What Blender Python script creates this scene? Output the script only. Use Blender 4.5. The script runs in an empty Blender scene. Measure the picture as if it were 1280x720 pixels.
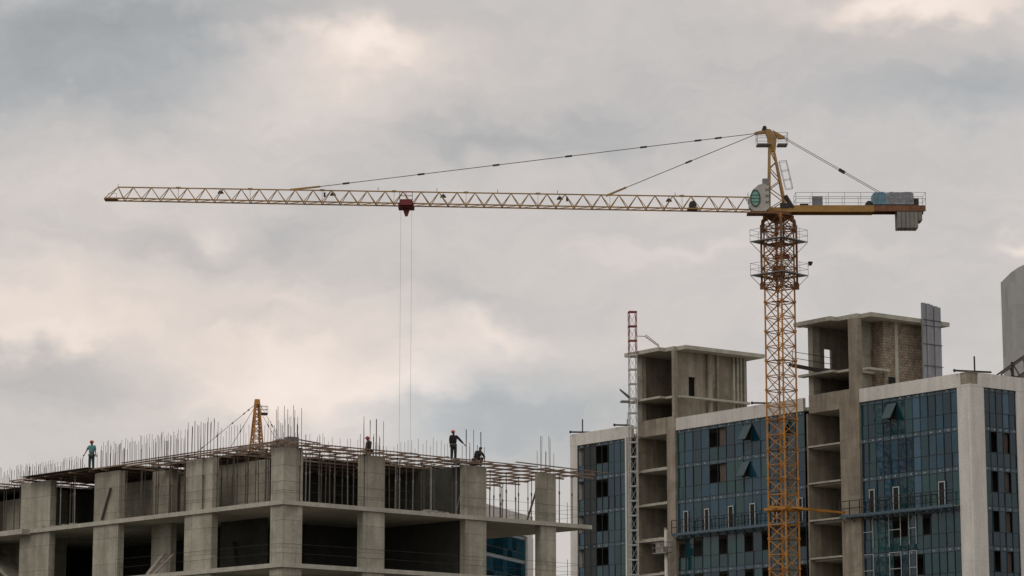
import bpy, bmesh, math, random
from mathutils import Vector, Matrix
random.seed(7)
R = math.radians
scene = bpy.context.scene
COL = scene.collection

# ------------------------------------------------------------------ camera
F = 3382.0; TH = math.atan(600.0/F); CZ = 1.7
CT, ST = math.cos(TH), math.sin(TH)
cam = bpy.data.cameras.new('camera'); camo = bpy.data.objects.new('camera', cam); COL.objects.link(camo)
camo.location = (0, 0, CZ); camo.rotation_euler = (R(90)+TH, 0, 0)
cam.sensor_width = 36; cam.lens = F/1280*36; cam.clip_start = 0.5; cam.clip_end = 20000
scene.camera = camo

def unproj(px, py, D):
    r = (px-640)/F*D; u = (360-py)/F*D
    return Vector((r, D*CT-u*ST, CZ+D*ST+u*CT))
def zat(py, Y):                       # height of image row py on a vertical through depth Y
    q = (360-py)/F
    return CZ + Y*(ST+q*CT)/(CT-q*ST)
class Frame:
    """site grid: local x = receding to the right, local y = receding to the left"""
    def __init__(s, o, ang):
        s.o = Vector((o.x, o.y)); s.a = Vector((math.cos(ang), math.sin(ang))); s.b = Vector((-s.a.y, s.a.x)); s.ang = ang
    def w(s, x, y): return s.o + s.a*x + s.b*y
    def z(s, py, x, y): return zat(py, s.w(x, y).y)
    def _solve(s, px, p, d, z):
        k = (px-640)/F; c = k*(p.y*CT+(z-CZ)*ST)-p.x
        return c/(d.x-k*d.y*CT)
    def x(s, px, y, z): return s._solve(px, s.w(0, y), s.a, z)
    def y(s, px, x, z): return s._solve(px, s.w(x, 0), s.b, z)

# ------------------------------------------------------------------ materials
def mat(name, col, rough=.8, metal=0, var=.25, scale=1.0, spec=.3, stain=None, streak=0, seams=None, bump=0.0, kind=None):
    m = bpy.data.materials.new(name); m.use_nodes = True
    nt = m.node_tree; n = nt.nodes; l = nt.links; b = n['Principled BSDF']
    b.inputs['Roughness'].default_value = rough; b.inputs['Metallic'].default_value = metal
    b.inputs['Specular IOR Level'].default_value = spec
    tc = n.new('ShaderNodeTexCoord')
    def mul(a, c, fac=1.0):
        x = n.new('ShaderNodeMix'); x.data_type = 'RGBA'; x.blend_type = 'MULTIPLY'; x.inputs[0].default_value = fac
        l.new(a, x.inputs[6]); l.new(c, x.inputs[7]); return x.outputs[2]
    def ramp(src, p0, c0, p1, c1):
        r = n.new('ShaderNodeValToRGB'); e = r.color_ramp.elements
        e[0].position = p0; e[0].color = (*c0, 1); e[1].position = p1; e[1].color = (*c1, 1)
        l.new(src, r.inputs[0]); return r.outputs[0]
    def noise(sc, det=6, mapscale=None, rough=.6):
        t = n.new('ShaderNodeTexNoise'); t.inputs['Scale'].default_value = sc; t.inputs['Detail'].default_value = det
        t.inputs['Roughness'].default_value = rough
        if mapscale:
            mp = n.new('ShaderNodeMapping'); mp.inputs['Scale'].default_value = mapscale
            l.new(tc.outputs['Object'], mp.inputs[0]); l.new(mp.outputs[0], t.inputs[0])
        else: l.new(tc.outputs['Object'], t.inputs[0])
        return t.outputs['Fac']
    g = lambda v: (v, v, v)
    cur = ramp(noise(.8*scale), .3, tuple(c*(1-var) for c in col), .7, tuple(min(1, c*(1+var)) for c in col))
    cur = mul(cur, ramp(noise(6*scale, 8), .3, g(.85), .7, g(1.1)))
    if streak: cur = mul(cur, ramp(noise(1.0, 6, (1.6, 1.6, .16)), .38, g(1-streak), .62, g(1.05)))
    if stain: cur_s = ramp(noise(.55, 5), .52, g(0), .68, g(1))
    if stain:
        x = n.new('ShaderNodeMix'); x.data_type = 'RGBA'; l.new(cur_s, x.inputs[0]); l.new(cur, x.inputs[6]); x.inputs[7].default_value = (*stain, 1); cur = x.outputs[2]
    if seams:                                    # panel or block joints, vertical courses
        sx, sz, dark, msz, off = seams
        sp = n.new('ShaderNodeSeparateXYZ'); l.new(tc.outputs['Object'], sp.inputs[0])
        ad = n.new('ShaderNodeMath'); ad.operation = 'ADD'; l.new(sp.outputs[0], ad.inputs[0]); l.new(sp.outputs[1], ad.inputs[1])
        cb = n.new('ShaderNodeCombineXYZ'); l.new(ad.outputs[0], cb.inputs[0]); l.new(sp.outputs[2], cb.inputs[1])
        br = n.new('ShaderNodeTexBrick'); br.offset = off; l.new(cb.outputs[0], br.inputs[0]); br.inputs['Scale'].default_value = 1
        br.inputs['Brick Width'].default_value = sx; br.inputs['Row Height'].default_value = sz; br.inputs['Mortar Size'].default_value = msz
        br.inputs['Color1'].default_value = (1, 1, 1, 1); br.inputs['Color2'].default_value = (.82, .82, .82, 1); br.inputs['Mortar'].default_value = (dark, dark, dark, 1)
        cur = mul(cur, br.outputs[0])
    if name in ('cast_concrete', 'tan_concrete', 'prop_steel', 'formwork_timber', 'joist_timber', 'rebar_steel'):
        oi = n.new('ShaderNodeObjectInfo'); cur = mul(cur, ramp(oi.outputs['Random'], 0, (.84, .83, .81), 1, (1.06, 1.06, 1.06)))
    l.new(cur, b.inputs['Base Color'])
    if bump:
        bp = n.new('ShaderNodeBump'); bp.inputs['Strength'].default_value = bump; bp.inputs['Distance'].default_value = .05
        l.new(noise(3*scale, 6), bp.inputs['Height']); l.new(bp.outputs[0], b.inputs['Normal'])
    return m
M = {}
M['conc'] = mat('cast_concrete', (.45, .43, .355), .9, streak=.2, seams=(1.25, 1.5, .6, .018, 0), bump=.3, var=.16, stain=(.31, .29, .235))
M['slab'] = mat('slab_concrete', (.45, .435, .37), .9, var=.14, bump=.3, streak=.1)
M['tan'] = mat('tan_concrete', (.38, .335, .27), .9, streak=.24, seams=(1.4, 1.8, .75, .014, 0), var=.15, stain=(.27, .225, .175))
M['block'] = mat('block_masonry', (.34, .275, .21), .95, var=.42, scale=2.2, stain=(.19, .15, .115), seams=(.5, .26, .55, .03, .5), bump=.5)
M['white'] = mat('off_white_cladding', (.70, .68, .635), .6, var=.05, streak=.09, seams=(3.2, 20, .8, .02, 0))
M['render'] = mat('grey_render', (.42, .42, .41), .8, var=.06, seams=(2.6, 3.6, .85, .03, 0))
M['ply'] = mat('plywood', (.055, .042, .034), .8, var=.25, scale=2)
M['joist'] = mat('joist_timber', (.25, .18, .135), .85, var=.3, scale=2)
M['plank'] = mat('weathered_plank', (.32, .29, .25), .85, var=.3, scale=3)
M['steel'] = mat('galvanised_steel', (.28, .28, .27), .5, .5, var=.2)
M['prop'] = mat('prop_steel', (.13, .11, .09), .7, .2, var=.35, scale=2)
M['rebar'] = mat('rebar_steel', (.12, .09, .075), .8, .3, var=.2)
M['wire'] = mat('wire_rope', (.07, .065, .065), .6, .4, var=.1)
M['dark'] = mat('dark_paint', (.04, .035, .035), .6, var=.2)
M['ochre'] = mat('ochre_crane_paint', (.36, .205, .055), .5, var=.18, spec=.4, stain=(.22, .14, .07))
M['orange'] = mat('orange_crane_paint', (.45, .20, .035), .5, var=.2, spec=.4, stain=(.24, .11, .04))
M['rust'] = mat('rusty_frame', (.19, .09, .045), .7, var=.3, scale=2)
M['redp'] = mat('faded_red_paint', (.26, .075, .06), .6, var=.2)
M['maroon'] = mat('maroon_paint', (.17, .035, .035), .6, var=.2)
M['cab'] = mat('cab_paint', (.42, .41, .37), .5, var=.15)
M['cabglass'] = mat('cab_glass', (.16, .38, .32), .1, var=.15, spec=.7)
M['cwt'] = mat('counterweight_concrete', (.23, .22, .20), .9, var=.15, streak=.3)
M['tarp'] = mat('grey_tarpaulin', (.26, .27, .29), .6, var=.35, scale=4, bump=.6)
M['tarpb'] = mat('blue_tarpaulin', (.14, .26, .34), .6, var=.2, scale=4, bump=.6)
M['grey'] = mat('grey_metal', (.20, .205, .215), .45, .3, var=.12)
M['pgrey'] = mat('profiled_metal', (.30, .31, .34), .5, .2, var=.1, streak=.15)
M['mull'] = mat('mullion', (.03, .04, .045), .4, .3, var=.1)
M['span'] = mat('spandrel_strip', (.075, .12, .15), .35, var=.45, scale=5)
M['wf'] = mat('white_window_frame', (.42, .44, .43), .5, var=.1)
M['gwall'] = mat('dark_grey_panel', (.045, .05, .052), .6, var=.15, streak=.1)
M['psteel'] = mat('pale_hoist_steel', (.52, .51, .48), .6, 0, var=.2)
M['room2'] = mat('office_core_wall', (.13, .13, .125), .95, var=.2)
M['black0'] = mat('unlit_opening', (.018, .02, .021), .9)  # near-black sheet colour, paints the dark seen in openings and panes
M['room'] = mat('shade_dark_wall', (.06, .062, .054), .95, var=.2)  # wall colour darkened to near black, shade of the deep bays painted in
M['curtain'] = mat('brown_board', (.12, .095, .08), .9, var=.2)
M['soil'] = mat('site_soil', (.12, .105, .085), 1, var=.3, scale=.1)
M['asph'] = mat('asphalt', (.05, .05, .05), .9, var=.2)
M['skin'] = mat('skin', (.22, .11, .07), .6, var=.05)
M['teal'] = mat('teal_cloth', (.09, .24, .24), .9, var=.1, scale=5)
M['denim'] = mat('denim', (.035, .065, .075), .9, var=.2, scale=5)
M['black'] = mat('dark_cloth', (.016, .018, .02), .9, var=.2, scale=5)
M['olive'] = mat('dark_green_cloth', (.02, .035, .028), .9, var=.2, scale=5)
M['helmet'] = mat('red_helmet', (.52, .05, .04), .35, var=.05, spec=.5)
M['glint'] = mat('bright_clip', (.6, .65, .68), .4, var=.1)
def glass(name, col, rough=.06):
    m = mat(name, col, rough, 0, var=.2, scale=.3, spec=.5); nt = m.node_tree; t = nt.nodes.new('ShaderNodeTexNoise'); t.inputs['Scale'].default_value = .5; t.inputs['Detail'].default_value = 2
    tc = nt.nodes.new('ShaderNodeTexCoord'); nt.links.new(tc.outputs['Object'], t.inputs[0]); b = nt.nodes.new('ShaderNodeBump'); b.inputs['Strength'].default_value = .35; b.inputs['Distance'].default_value = .12
    nt.links.new(t.outputs[0], b.inputs['Height']); nt.links.new(b.outputs[0], nt.nodes['Principled BSDF'].inputs['Normal']); return m
GL = [glass('blue_glass', (.010, .058, .095)), glass('teal_glass', (.006, .044, .056)), glass('deep_blue_glass', (.005, .032, .054)),
      glass('green_glass', (.012, .062, .068)), glass('sky_blue_glass', (.035, .105, .17), .12)]

GD = [mat('distant_glass', c, .5, 0, var=.3, spec=0) for c in ((.008, .036, .055), (.006, .024, .034), (.02, .06, .085))]
# ------------------------------------------------------------------ mesh builder
class MB:
    def __init__(s): s.v = []; s.f = []; s.m = []; s.mi = 0
    def box(s, x0, x1, y0, y1, z0, z1):
        if x0 > x1: x0, x1 = x1, x0
        if y0 > y1: y0, y1 = y1, y0
        if z0 > z1: z0, z1 = z1, z0
        return s.hexa([(x0,y0,z0),(x1,y0,z0),(x1,y1,z0),(x0,y1,z0),(x0,y0,z1),(x1,y0,z1),(x1,y1,z1),(x0,y1,z1)])
    def hexa(s, p):
        n = len(s.v); s.v += [tuple(q) for q in p]
        for f in ((0,3,2,1),(4,5,6,7),(0,1,5,4),(1,2,6,5),(2,3,7,6),(3,0,4,7)): s.f.append(tuple(n+i for i in f)); s.m.append(s.mi)
        return s
    def beam(s, p, q, w, h=None, up=None):
        h = h or w; p = Vector(p); q = Vector(q); d = (q-p)
        if d.length < 1e-6: return s
        d.normalize(); u = Vector(up) if up else Vector((0,0,1))
        if abs(d.dot(u)) > .98: u = Vector((1,0,0))
        sd = d.cross(u).normalized(); u = sd.cross(d).normalized()
        a = sd*w/2; b = u*h/2
        return s.hexa([p-a-b, p+a-b, q+a-b, q-a-b, p-a+b, p+a+b, q+a+b, q-a+b])
    def tube(s, p, q, r, n=6, r2=None):
        r2 = r if r2 is None else r2; p = Vector(p); q = Vector(q); d = (q-p).normalized()
        u = Vector((0,0,1)) if abs(d.z) < .95 else Vector((1,0,0))
        e = d.cross(u).normalized(); g = e.cross(d); k = len(s.v)
        for c, rr in ((p, r), (q, r2)):
            for i in range(n):
                t = 2*math.pi*i/n; s.v.append(tuple(c+e*rr*math.cos(t)+g*rr*math.sin(t)))
        for i in range(n):
            j = (i+1) % n; s.f.append((k+i, k+j, k+n+j, k+n+i)); s.m.append(s.mi)
        s.f.append(tuple(k+i for i in range(n))[::-1]); s.m.append(s.mi)
        s.f.append(tuple(k+n+i for i in range(n))); s.m.append(s.mi); return s
    def prism(s, pts, ext):                      # polygon of 3-D points pushed along ext
        k = len(s.v); n = len(pts); e = Vector(ext)
        s.v += [tuple(p) for p in pts] + [tuple(Vector(p)+e) for p in pts]
        s.f.append(tuple(range(k, k+n))[::-1]); s.m.append(s.mi); s.f.append(tuple(range(k+n, k+2*n))); s.m.append(s.mi)
        for i in range(n):
            j = (i+1) % n; s.f.append((k+i, k+j, k+n+j, k+n+i)); s.m.append(s.mi)
        return s
    def ball(s, c, rx, ry, rz, nu=12, nv=8):
        k = len(s.v); c = Vector(c)
        for j in range(nv+1):
            t = math.pi*j/nv
            for i in range(nu):
                a = 2*math.pi*i/nu; s.v.append((c.x+rx*math.sin(t)*math.cos(a), c.y+ry*math.sin(t)*math.sin(a), c.z+rz*math.cos(t)))
        for j in range(nv):
            for i in range(nu):
                i2 = (i+1) % nu; s.f.append((k+j*nu+i, k+(j+1)*nu+i, k+(j+1)*nu+i2, k+j*nu+i2)); s.m.append(s.mi)
        return s
    def mesh(s, name, mats):
        me = bpy.data.meshes.new(name); me.from_pydata(s.v, [], s.f)
        for m in (mats if isinstance(mats, (list, tuple)) else [mats]): me.materials.append(m)
        if isinstance(mats, (list, tuple)):
            for p, i in zip(me.polygons, s.m): p.material_index = i
        bm = bmesh.new(); bm.from_mesh(me); bmesh.ops.recalc_face_normals(bm, faces=bm.faces); bm.to_mesh(me); bm.free()
        return me
    def build(s, name, mats, parent=None, smooth=False):
        o = bpy.data.objects.new(name, s.mesh(name, mats)); COL.objects.link(o)
        if parent: o.parent = parent
        if smooth:
            for p in o.data.polygons: p.use_smooth = True
        return o
def tag(o, label=None, cat=None, group=None, kind=None):
    if label: o['label'] = label
    if cat: o['category'] = cat
    if group: o['group'] = group
    if kind: o['kind'] = kind
    return o
def empty(name, loc, rz=0, label=None, cat=None, group=None):
    o = bpy.data.objects.new(name, None); COL.objects.link(o); o.location = loc; o.rotation_euler = (0, 0, rz); o.empty_display_size = .5
    return tag(o, label, cat, group)
def copy_tree(o, parent=None):
    c = o.copy(); COL.objects.link(c); c.parent = parent
    for ch in [x for x in bpy.data.objects if x.parent == o]: copy_tree(ch, c)
    return c

# ------------------------------------------------------------------ ground
tag(MB().box(-6000, 6000, -3000, 9000, -.5, 0).build('ground', M['soil']), kind='structure')
tag(MB().box(-600, 600, -12, 60, .001, .004).build('road', M['asph']), kind='structure')

# =================================================================== LEFT: unfinished concrete frame
P = unproj(353, 624.5, F/23.0)
ZA = P.z; L = Frame(P, R(42.4)); HS = 3.4
lb = empty('unfinished_building', (P.x, P.y, 0), L.ang, 'bare grey concrete frame block with slabs, columns and open storeys at lower left', 'building')
IE = L.x(740, 0, ZA); JE = L.y(-70, 0, ZA); JS = L.y(37, 0, ZA)
levels = [ZA-HS*k for k in range(0, 5) if ZA-HS*k > 1.0]
ST_ = .24
for z in levels:
    m = MB().box(0, IE, 0, JS, z-ST_, z).box(-.55, IE-2, JS, JE, z-ST_-.06, z+.002)
    m.build('floor_slab', M['slab'], lb)
c_left = [(231, 265, 0), (117, 148, 0), (25, 62, 0), (-58, -22, 0)]
c_right = [(454, 481, 0), (582, 608, 0), (676, 695, 0)]
ins = .16
cols = [(ins, ins+1.35, ins, ins+1.1)]
for p0, p1, q in c_left:
    a, b = L.y(p1, ins, ZA), L.y(p0, ins, ZA); cols.append((ins, ins+.42, min(a, b), max(a, b)))
for p0, p1, q in c_right:
    a, b = L.x(p0, ins, ZA), L.x(p1, ins, ZA); cols.append((a, b, ins, ins+.5))
ci = (L.y(214, 2.2, ZA), L.y(190, 2.2, ZA)); cols.append((2.2, 2.6, ci[0], ci[1]))
cols.append((2.2, 3.6, L.y(60, 2.2, ZA), L.y(60, 2.2, ZA)+.4))
i3 = cols[6][0]
cols += [(i3, i3+.5, 12, 13.2)]
CH = 2.9
zc = []
for k, z in enumerate([ZA] + levels):
    z0, z1 = (ZA, ZA+CH) if k == 0 else (z-HS, z-ST_)
    if k and k == len(levels): z0 = 0
    for c in cols:
        w = .01*k
        MB().box(c[0]-(w if k==1 else 0)*0, c[1], c[2], c[3], z0, z1).build('column', M['conc'], lb)
# walls: upper storey
def wallL(x0, x1, y0, y1, z0, z1, m=None):
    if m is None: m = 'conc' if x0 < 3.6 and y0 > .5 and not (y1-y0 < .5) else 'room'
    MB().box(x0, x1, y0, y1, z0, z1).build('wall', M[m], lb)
UH = 2.72
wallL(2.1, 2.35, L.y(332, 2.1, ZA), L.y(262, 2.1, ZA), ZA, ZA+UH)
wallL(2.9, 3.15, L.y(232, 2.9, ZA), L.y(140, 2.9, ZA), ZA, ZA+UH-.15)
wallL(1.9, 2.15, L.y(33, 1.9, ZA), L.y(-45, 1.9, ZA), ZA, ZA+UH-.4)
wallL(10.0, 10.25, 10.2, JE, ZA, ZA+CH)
wallL(4.6, 4.8, L.y(122, 4.6, ZA), L.y(45, 4.6, ZA), ZA, ZA+CH)  # added dark wall, its colour makes the bay read as deep shade
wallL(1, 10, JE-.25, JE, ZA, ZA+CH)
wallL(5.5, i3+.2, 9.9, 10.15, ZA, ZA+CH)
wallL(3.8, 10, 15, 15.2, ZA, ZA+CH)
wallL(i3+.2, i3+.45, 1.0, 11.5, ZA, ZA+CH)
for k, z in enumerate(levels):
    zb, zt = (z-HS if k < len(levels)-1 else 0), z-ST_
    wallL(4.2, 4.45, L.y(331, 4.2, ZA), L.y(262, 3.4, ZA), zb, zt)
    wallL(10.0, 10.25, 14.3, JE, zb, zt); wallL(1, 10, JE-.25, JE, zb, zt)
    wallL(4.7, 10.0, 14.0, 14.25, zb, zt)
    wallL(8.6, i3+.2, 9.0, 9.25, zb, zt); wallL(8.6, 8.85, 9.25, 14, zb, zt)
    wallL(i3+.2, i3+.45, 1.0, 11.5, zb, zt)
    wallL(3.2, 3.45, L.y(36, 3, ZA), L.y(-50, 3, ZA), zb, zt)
# chute-like stair flight at the far left of the lower storey
ys = L.y(20, 1.5, ZA)
MB().prism([(1.2, ys-1.2, ZA-HS), (1.2, ys+4, ZA-.5), (1.2, ys+4, ZA-.8), (1.2, ys-.8, ZA-HS)], (1.5, 0, 0)).build('stair_flight', M['conc'], lb)
# concrete upstand on the corner
ux = L.x(357, .6, ZA+3.2)
MB().box(1.0, 1.62, .7, 1.2, ZA+2.9, ZA+3.6).build('column_head', M['cwt'], lb)
ZD = ZA+CH+.03                       # underside of the ledgers
# rebar
bars = []
def cluster(c, top, nx, ny, low=.6):
    for a in range(nx):
        for b in range(ny):
            if nx > 2 and ny > 2 and 0 < a < nx-1 and 0 < b < ny-1: continue
            x = c[0]+.08+(c[1]-c[0]-.16)*a/max(1, nx-1); y = c[2]+.08+(c[3]-c[2]-.16)*b/max(1, ny-1)
            t = top if (a+b) % 2 == 0 else low*top
            bars.append((x+random.uniform(-.03,.03), y+random.uniform(-.03,.03), ZA+CH, t+random.uniform(-.12,.12)))
cluster(cols[0], 2.25, 5, 4, .62); cluster(cols[1], 2.2, 2, 9, .9); cluster(cols[2], 1.5, 2, 6, .8); cluster(cols[3], 1.1, 2, 6, .8)
cluster(cols[5], 2.1, 7, 2, .55); cluster(cols[6], 2.1, 6, 2, .6); cluster(cols[7], 2.2, 4, 2, .6); cluster(cols[8], 2.2, 2, 4, .8)
nb = len(bars)
def row(x0, y0, x1, y1, sp, top, j=.12):
    n = int(math.hypot(x1-x0, y1-y0)/sp)
    for i in range(n+1):
        t = i/n; tj = random.choice((0, 0, 0, -.25, -.5)); bars.append((x0+(x1-x0)*t+random.uniform(-.04,.04), y0+(y1-y0)*t+random.uniform(-.04,.04), ZA+CH, top+tj+random.uniform(-j, j)*.6))
row(2.2, 1.6, 2.2, L.y(270, 2.2, ZA), .27, 2.0, .1)
row(3.6, L.y(232, 3.5, ZA), 3.6, L.y(126, 3.5, ZA), .25, 2.55)
row(4.5, L.y(232, 4.5, ZA), 4.5, L.y(126, 4.5, ZA), .27, 2.5)
row(9.1, 8, 9.1, 24, .34, 2.2)
row(2.9, L.y(102, 2.8, ZA), 2.9, L.y(-30, 2.8, ZA), .24, 1.75)
row(5.5, L.y(100, 5.5, ZA), 5.5, L.y(-30, 5.5, ZA), .27, 2.1)
row(5.0, 7.6, i3+.2, 7.6, .27, 1.95)
row(i3+.3, 1.4, i3+.3, 11, .33, 1.9)
rb_me = MB().tube((0,0,0), (0,0,1), .0145, 5).mesh('rebar', M['rebar'])
order = sorted(range(len(bars)), key=lambda i: (0 if i < nb else 1, L.w(bars[i][0], bars[i][1]).y))
for i in order[:100]:
    x, y, z, t = bars[i]; o = bpy.data.objects.new('rebar', rb_me); COL.objects.link(o); o.parent = lb
    o.location = (x, y, z); o.scale = (1, 1, t); o.rotation_euler = (random.uniform(-.015,.015), random.uniform(-.015,.015), 0)
m = MB()
for i in order[100:]:
    x, y, z, t = bars[i]; m.tube((x,y,z), (x+random.uniform(-.03,.03), y+random.uniform(-.03,.03), z+t), .0135, 4)
tag(m.build('rebar', M['rebar'], lb), kind='stuff')

# ---- formwork deck
ZF = ZD
fd = empty('formwork_deck', (P.x, P.y, ZF), L.ang, 'brown timber formwork grid of ledgers and joists on top of the concrete frame', 'formwork')
TX, TY = L.x(745, 0, ZA+3), JE
zl = 0
k = 0
y = -.35
while y < 16:
    x0 = random.uniform(-.9, -.1); x1 = (IE+random.uniform(-.6, 1.1)) if y > .2 or True else 0
    if y < 1.2 or True:
        MB().beam((x0 if y < 14 else 0, y, .06), (x1, y+random.uniform(-.06,.06), .06), .08, .09).build('ledger', M['joist'], fd)
    y += random.uniform(1.25, 1.55)
y = 17
while y < JE:
    MB().beam((random.uniform(-.8, -.2), y, .06), (9.5, y, .06), .08, .09).build('ledger', M['joist'], fd); y += 1.4
x = -.3
while x < IE+.4:
    ymax = JE if x < 9.6 else 14
    ya = random.uniform(-1.1, -.25)
    MB().beam((x, ya, .165), (x+random.uniform(-.08,.08), (ymax if x > 6 else JS+2), .165+(0)), .07, .075).build('joist', M['joist'], fd)
    x += random.uniform(1.15, 1.5) if x > 0 else .6
# plywood sheets (inner part of the deck, and the far-left bay)
def ply(x0, x1, y0, y1, z=.22, t=.03): MB().box(x0, x1, y0, y1, z, z+t).build('plywood_sheet', M['ply'], fd)
xx = 1.5
while xx < i3+1:
    ply(xx, xx+2.4, (5.4 if xx < 8 else 4.3)+random.uniform(-.3,.3), 14); xx += 2.44
ja, jb = L.y(150, 0, ZA+3), L.y(62, 0, ZA+3); yy = ja
while yy < L.y(40, 0, ZA+3):
    ply(-.7 if yy > ja+2 else -.1, 8.8, yy, yy+2.4, .22); yy += 2.43
while yy < JE:
    ply(.3, 8.8, yy, yy+2.4, -.3+.1); yy += 2.43
# loose boards and long boards lying across the front edge
lo = [(356, 600, 0), (395, 500, .05)]
for (x0, y0, x1, y1, z) in [(-.5, .05, 9.5, -.1, .26), (8, -.15, 19, .1, .25), (-.2, -.2, -.35, 9, .26), (-.5, 8.2, -.3, 15, .25), (.5, -.7, 2.6, .1, .33),
                         (16.5, -.8, IE+1.6, .2, .3), (12, 1.2, 18, .9, .27), (3.5, 1.6, 9, 1.1, .27), (IE-3.4, .5, IE+1.9, 1.9, .29), (i3, -.5, i3+2.2, 1.4, .3)]:
    MB().beam((x0, y0, z), (x1, y1, z+.03), .16, .045).build('board', M['joist'], fd)

# ---- steel props
pm = MB(); pm.tube((0,0,0), (0,0,.6), .034, 6).tube((0,0,.6), (0,0,.66), .05, 6).tube((0,0,.66), (0,0,1.0), .026, 6).box(-.07,.07,-.07,.07,-.0,.012).box(-.08,.08,-.08,.08,.985,1.0)
pm_l = pm.mesh('steel_prop', M['prop'])
def prop(x, y, zone, h=None, mesh=None, light=False):
    o = bpy.data.objects.new('steel_prop', mesh or (pm_g if light else pm_l)); COL.objects.link(o)
    w = L.w(x, y); o.location = (w.x, w.y, ZA+.002); o.scale = (1, 1, h or (ZF-ZA-.004)); o.rotation_euler = (random.uniform(-.012,.012), random.uniform(-.012,.012), random.uniform(0, 3))
    lab = {'right': 'thin steel prop under the formwork along the right-hand face of the top storey',
           'left': 'thin dark steel prop under the formwork along the left-hand face of the top storey',
           'end': 'thin steel prop under the formwork in the open end bay of the top storey',
           'palel': 'pale steel prop standing in front of the black opening at far left'}[zone]
    tag(o, lab, 'steel prop', {'right': 'props along the right-hand face', 'left': 'props along the left-hand face', 'end': 'props in the open end bay', 'palel': 'pale props in the far left opening'}[zone])
pm_g = bpy.data.meshes.new('x'); bpy.data.meshes.remove(pm_g)
pm_g = pm.mesh('steel_prop', M['steel'])
def clash(x, y): return any(c[0]-.06 < x < c[1]+.06 and c[2]-.06 < y < c[3]+.06 for c in cols)
for jy, sp, off in ((.10, 2.4, .9), (1.1, 1.25, 1.9), (2.3, 1.5, 1.6), (3.7, 1.5, 4)):
    x = off
    while x < i3-.2:
        xx = x+random.uniform(-.4,.4)
        if not clash(xx, jy): prop(xx, jy+random.uniform(-.1,.1), 'right', light=random.random() < .25)
        x += sp
for px in (387, 399, 418, 494, 516, 538):
    xx = L.x(px, 1.7, ZA+1.5)
    if not clash(xx, 1.7): prop(xx, 1.7, 'right', light=True)
for ix, sp, off in ((.08, 1.5, 1.6), (.9, .85, 1.8), (1.6, 1.2, 2)):
    y = off
    while y < L.y(150, 0, ZA)-.3:
        yy = y+random.uniform(-.25,.25)
        if not clash(ix, yy): prop(ix+random.uniform(-.05,.05), yy, 'left')
        y += sp
for px in (66, 88, 92, 39, 25, 18, 8, 5, 128, 136, 143):
    yy = L.y(px, .4, ZA+1.5)
    if not clash(.4, yy): prop(.4, yy, 'left')
for px in (76, 94): prop(.15, L.y(px, .15, ZA+1.5), 'palel', light=True)
for px, y in ((612, 1.5), (617, 5), (626, 8), (628, 6.5), (625, 4), (633, 2), (641, 8.5), (643, 7), (645, 5), (648, 3), (660, 4.5), (664, 2.4), (667, 6), (699, .5), (715, .9), (659, 8)):
    xx = L.x(px, y, ZA+1.5)
    if xx < IE-.1 and not clash(xx, y): prop(xx, y, 'end')
# diagonal braces / leaning timbers
def leaning(name, p, q, w, h, m, label, cat, grp=None):
    a = L.w(p[0], p[1]); b = L.w(q[0], q[1]); o = MB().beam((0,0,0), (b.x-a.x, b.y-a.y, q[2]-p[2]), w, h).build(name, m)
    o.location = (a.x, a.y, p[2]); return tag(o, label, cat, grp)
y1 = L.y(126, -.02, ZA+.5); y2 = L.y(137, -.02, ZA+2)
leaning('brace', (.05, y1, ZA+.05), (.05, y2, ZA+1.9), .12, .08, M['prop'], 'dark shore leaning against the wide column left of centre in the top storey', 'brace')
zB = ZA-HS
y1 = L.y(186, .6, zB+.1); y2 = L.y(208, 1.9, zB+1.5)
leaning('timber_plank', (.5, y1, zB+.05), (1.9, y2+.3, zB+1.35), .28, .06, M['plank'], 'long weathered plank leaning on the inner column of the lower storey', 'plank')
y1 = L.y(194, .6, zB+.1); y2 = L.y(220, 1.9, zB+1.4)
leaning('timber_plank', (.5, y1, zB+.05), (1.8, y2+.1, zB+1.25), .22, .06, M['plank'], 'shorter weathered plank propped to the right of the long leaning plank', 'plank')
y1 = L.y(287, 2, zB+.1); y2 = L.y(274, 3, zB+2)
leaning('timber_plank', (2.6, y1, zB+.05), (4.1, y2, zB+1.9), .2, .06, M['ply'], 'dark board leaning in the shaded bay left of the corner column', 'plank')
leaning('brace', (L.x(657, 3, ZA), 3, ZA+.03), (L.x(671, 3, ZA+2.5), 3, ZA+2.3), .09, .09, M['prop'], 'slanted shore in the open end bay left of the last column', 'brace')
leaning('brace', (L.x(569, .8, ZA), .8, ZA+.03), (L.x(576, .8, ZA+1), .8, ZA+1.3), .05, .05, M['steel'], 'short pale rod leaning beside the third column of the right-hand face', 'brace')
# wire guard lines along edges
gr = empty('guard_wire', (P.x, P.y, ZA), L.ang, 'thin wire guard lines with slim posts round the slab edge of the concrete frame', 'guard rail')
for (zz, xs) in ((0, (0, IE-.1)), (-HS, (0, IE-.1))):
    m = MB()
    for h in (.55, 1.05): m.tube((xs[0], .05, zz+h), (xs[1], .05, zz+h-.03), .008, 4); m.tube((IE-.1, .05, zz+h), (IE-.1, 12, zz+h), .008, 4); m.tube((.05, .05, zz+h), (.05, 16, zz+h), .008, 4)
    m.build('wire', M['wire'], gr)
    for x in (IE-4.6, IE-.1, IE-2): MB().tube((x, .05, zz), (x, .05, zz+1.25), .016, 5).build('post', M['wire'], gr)
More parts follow.
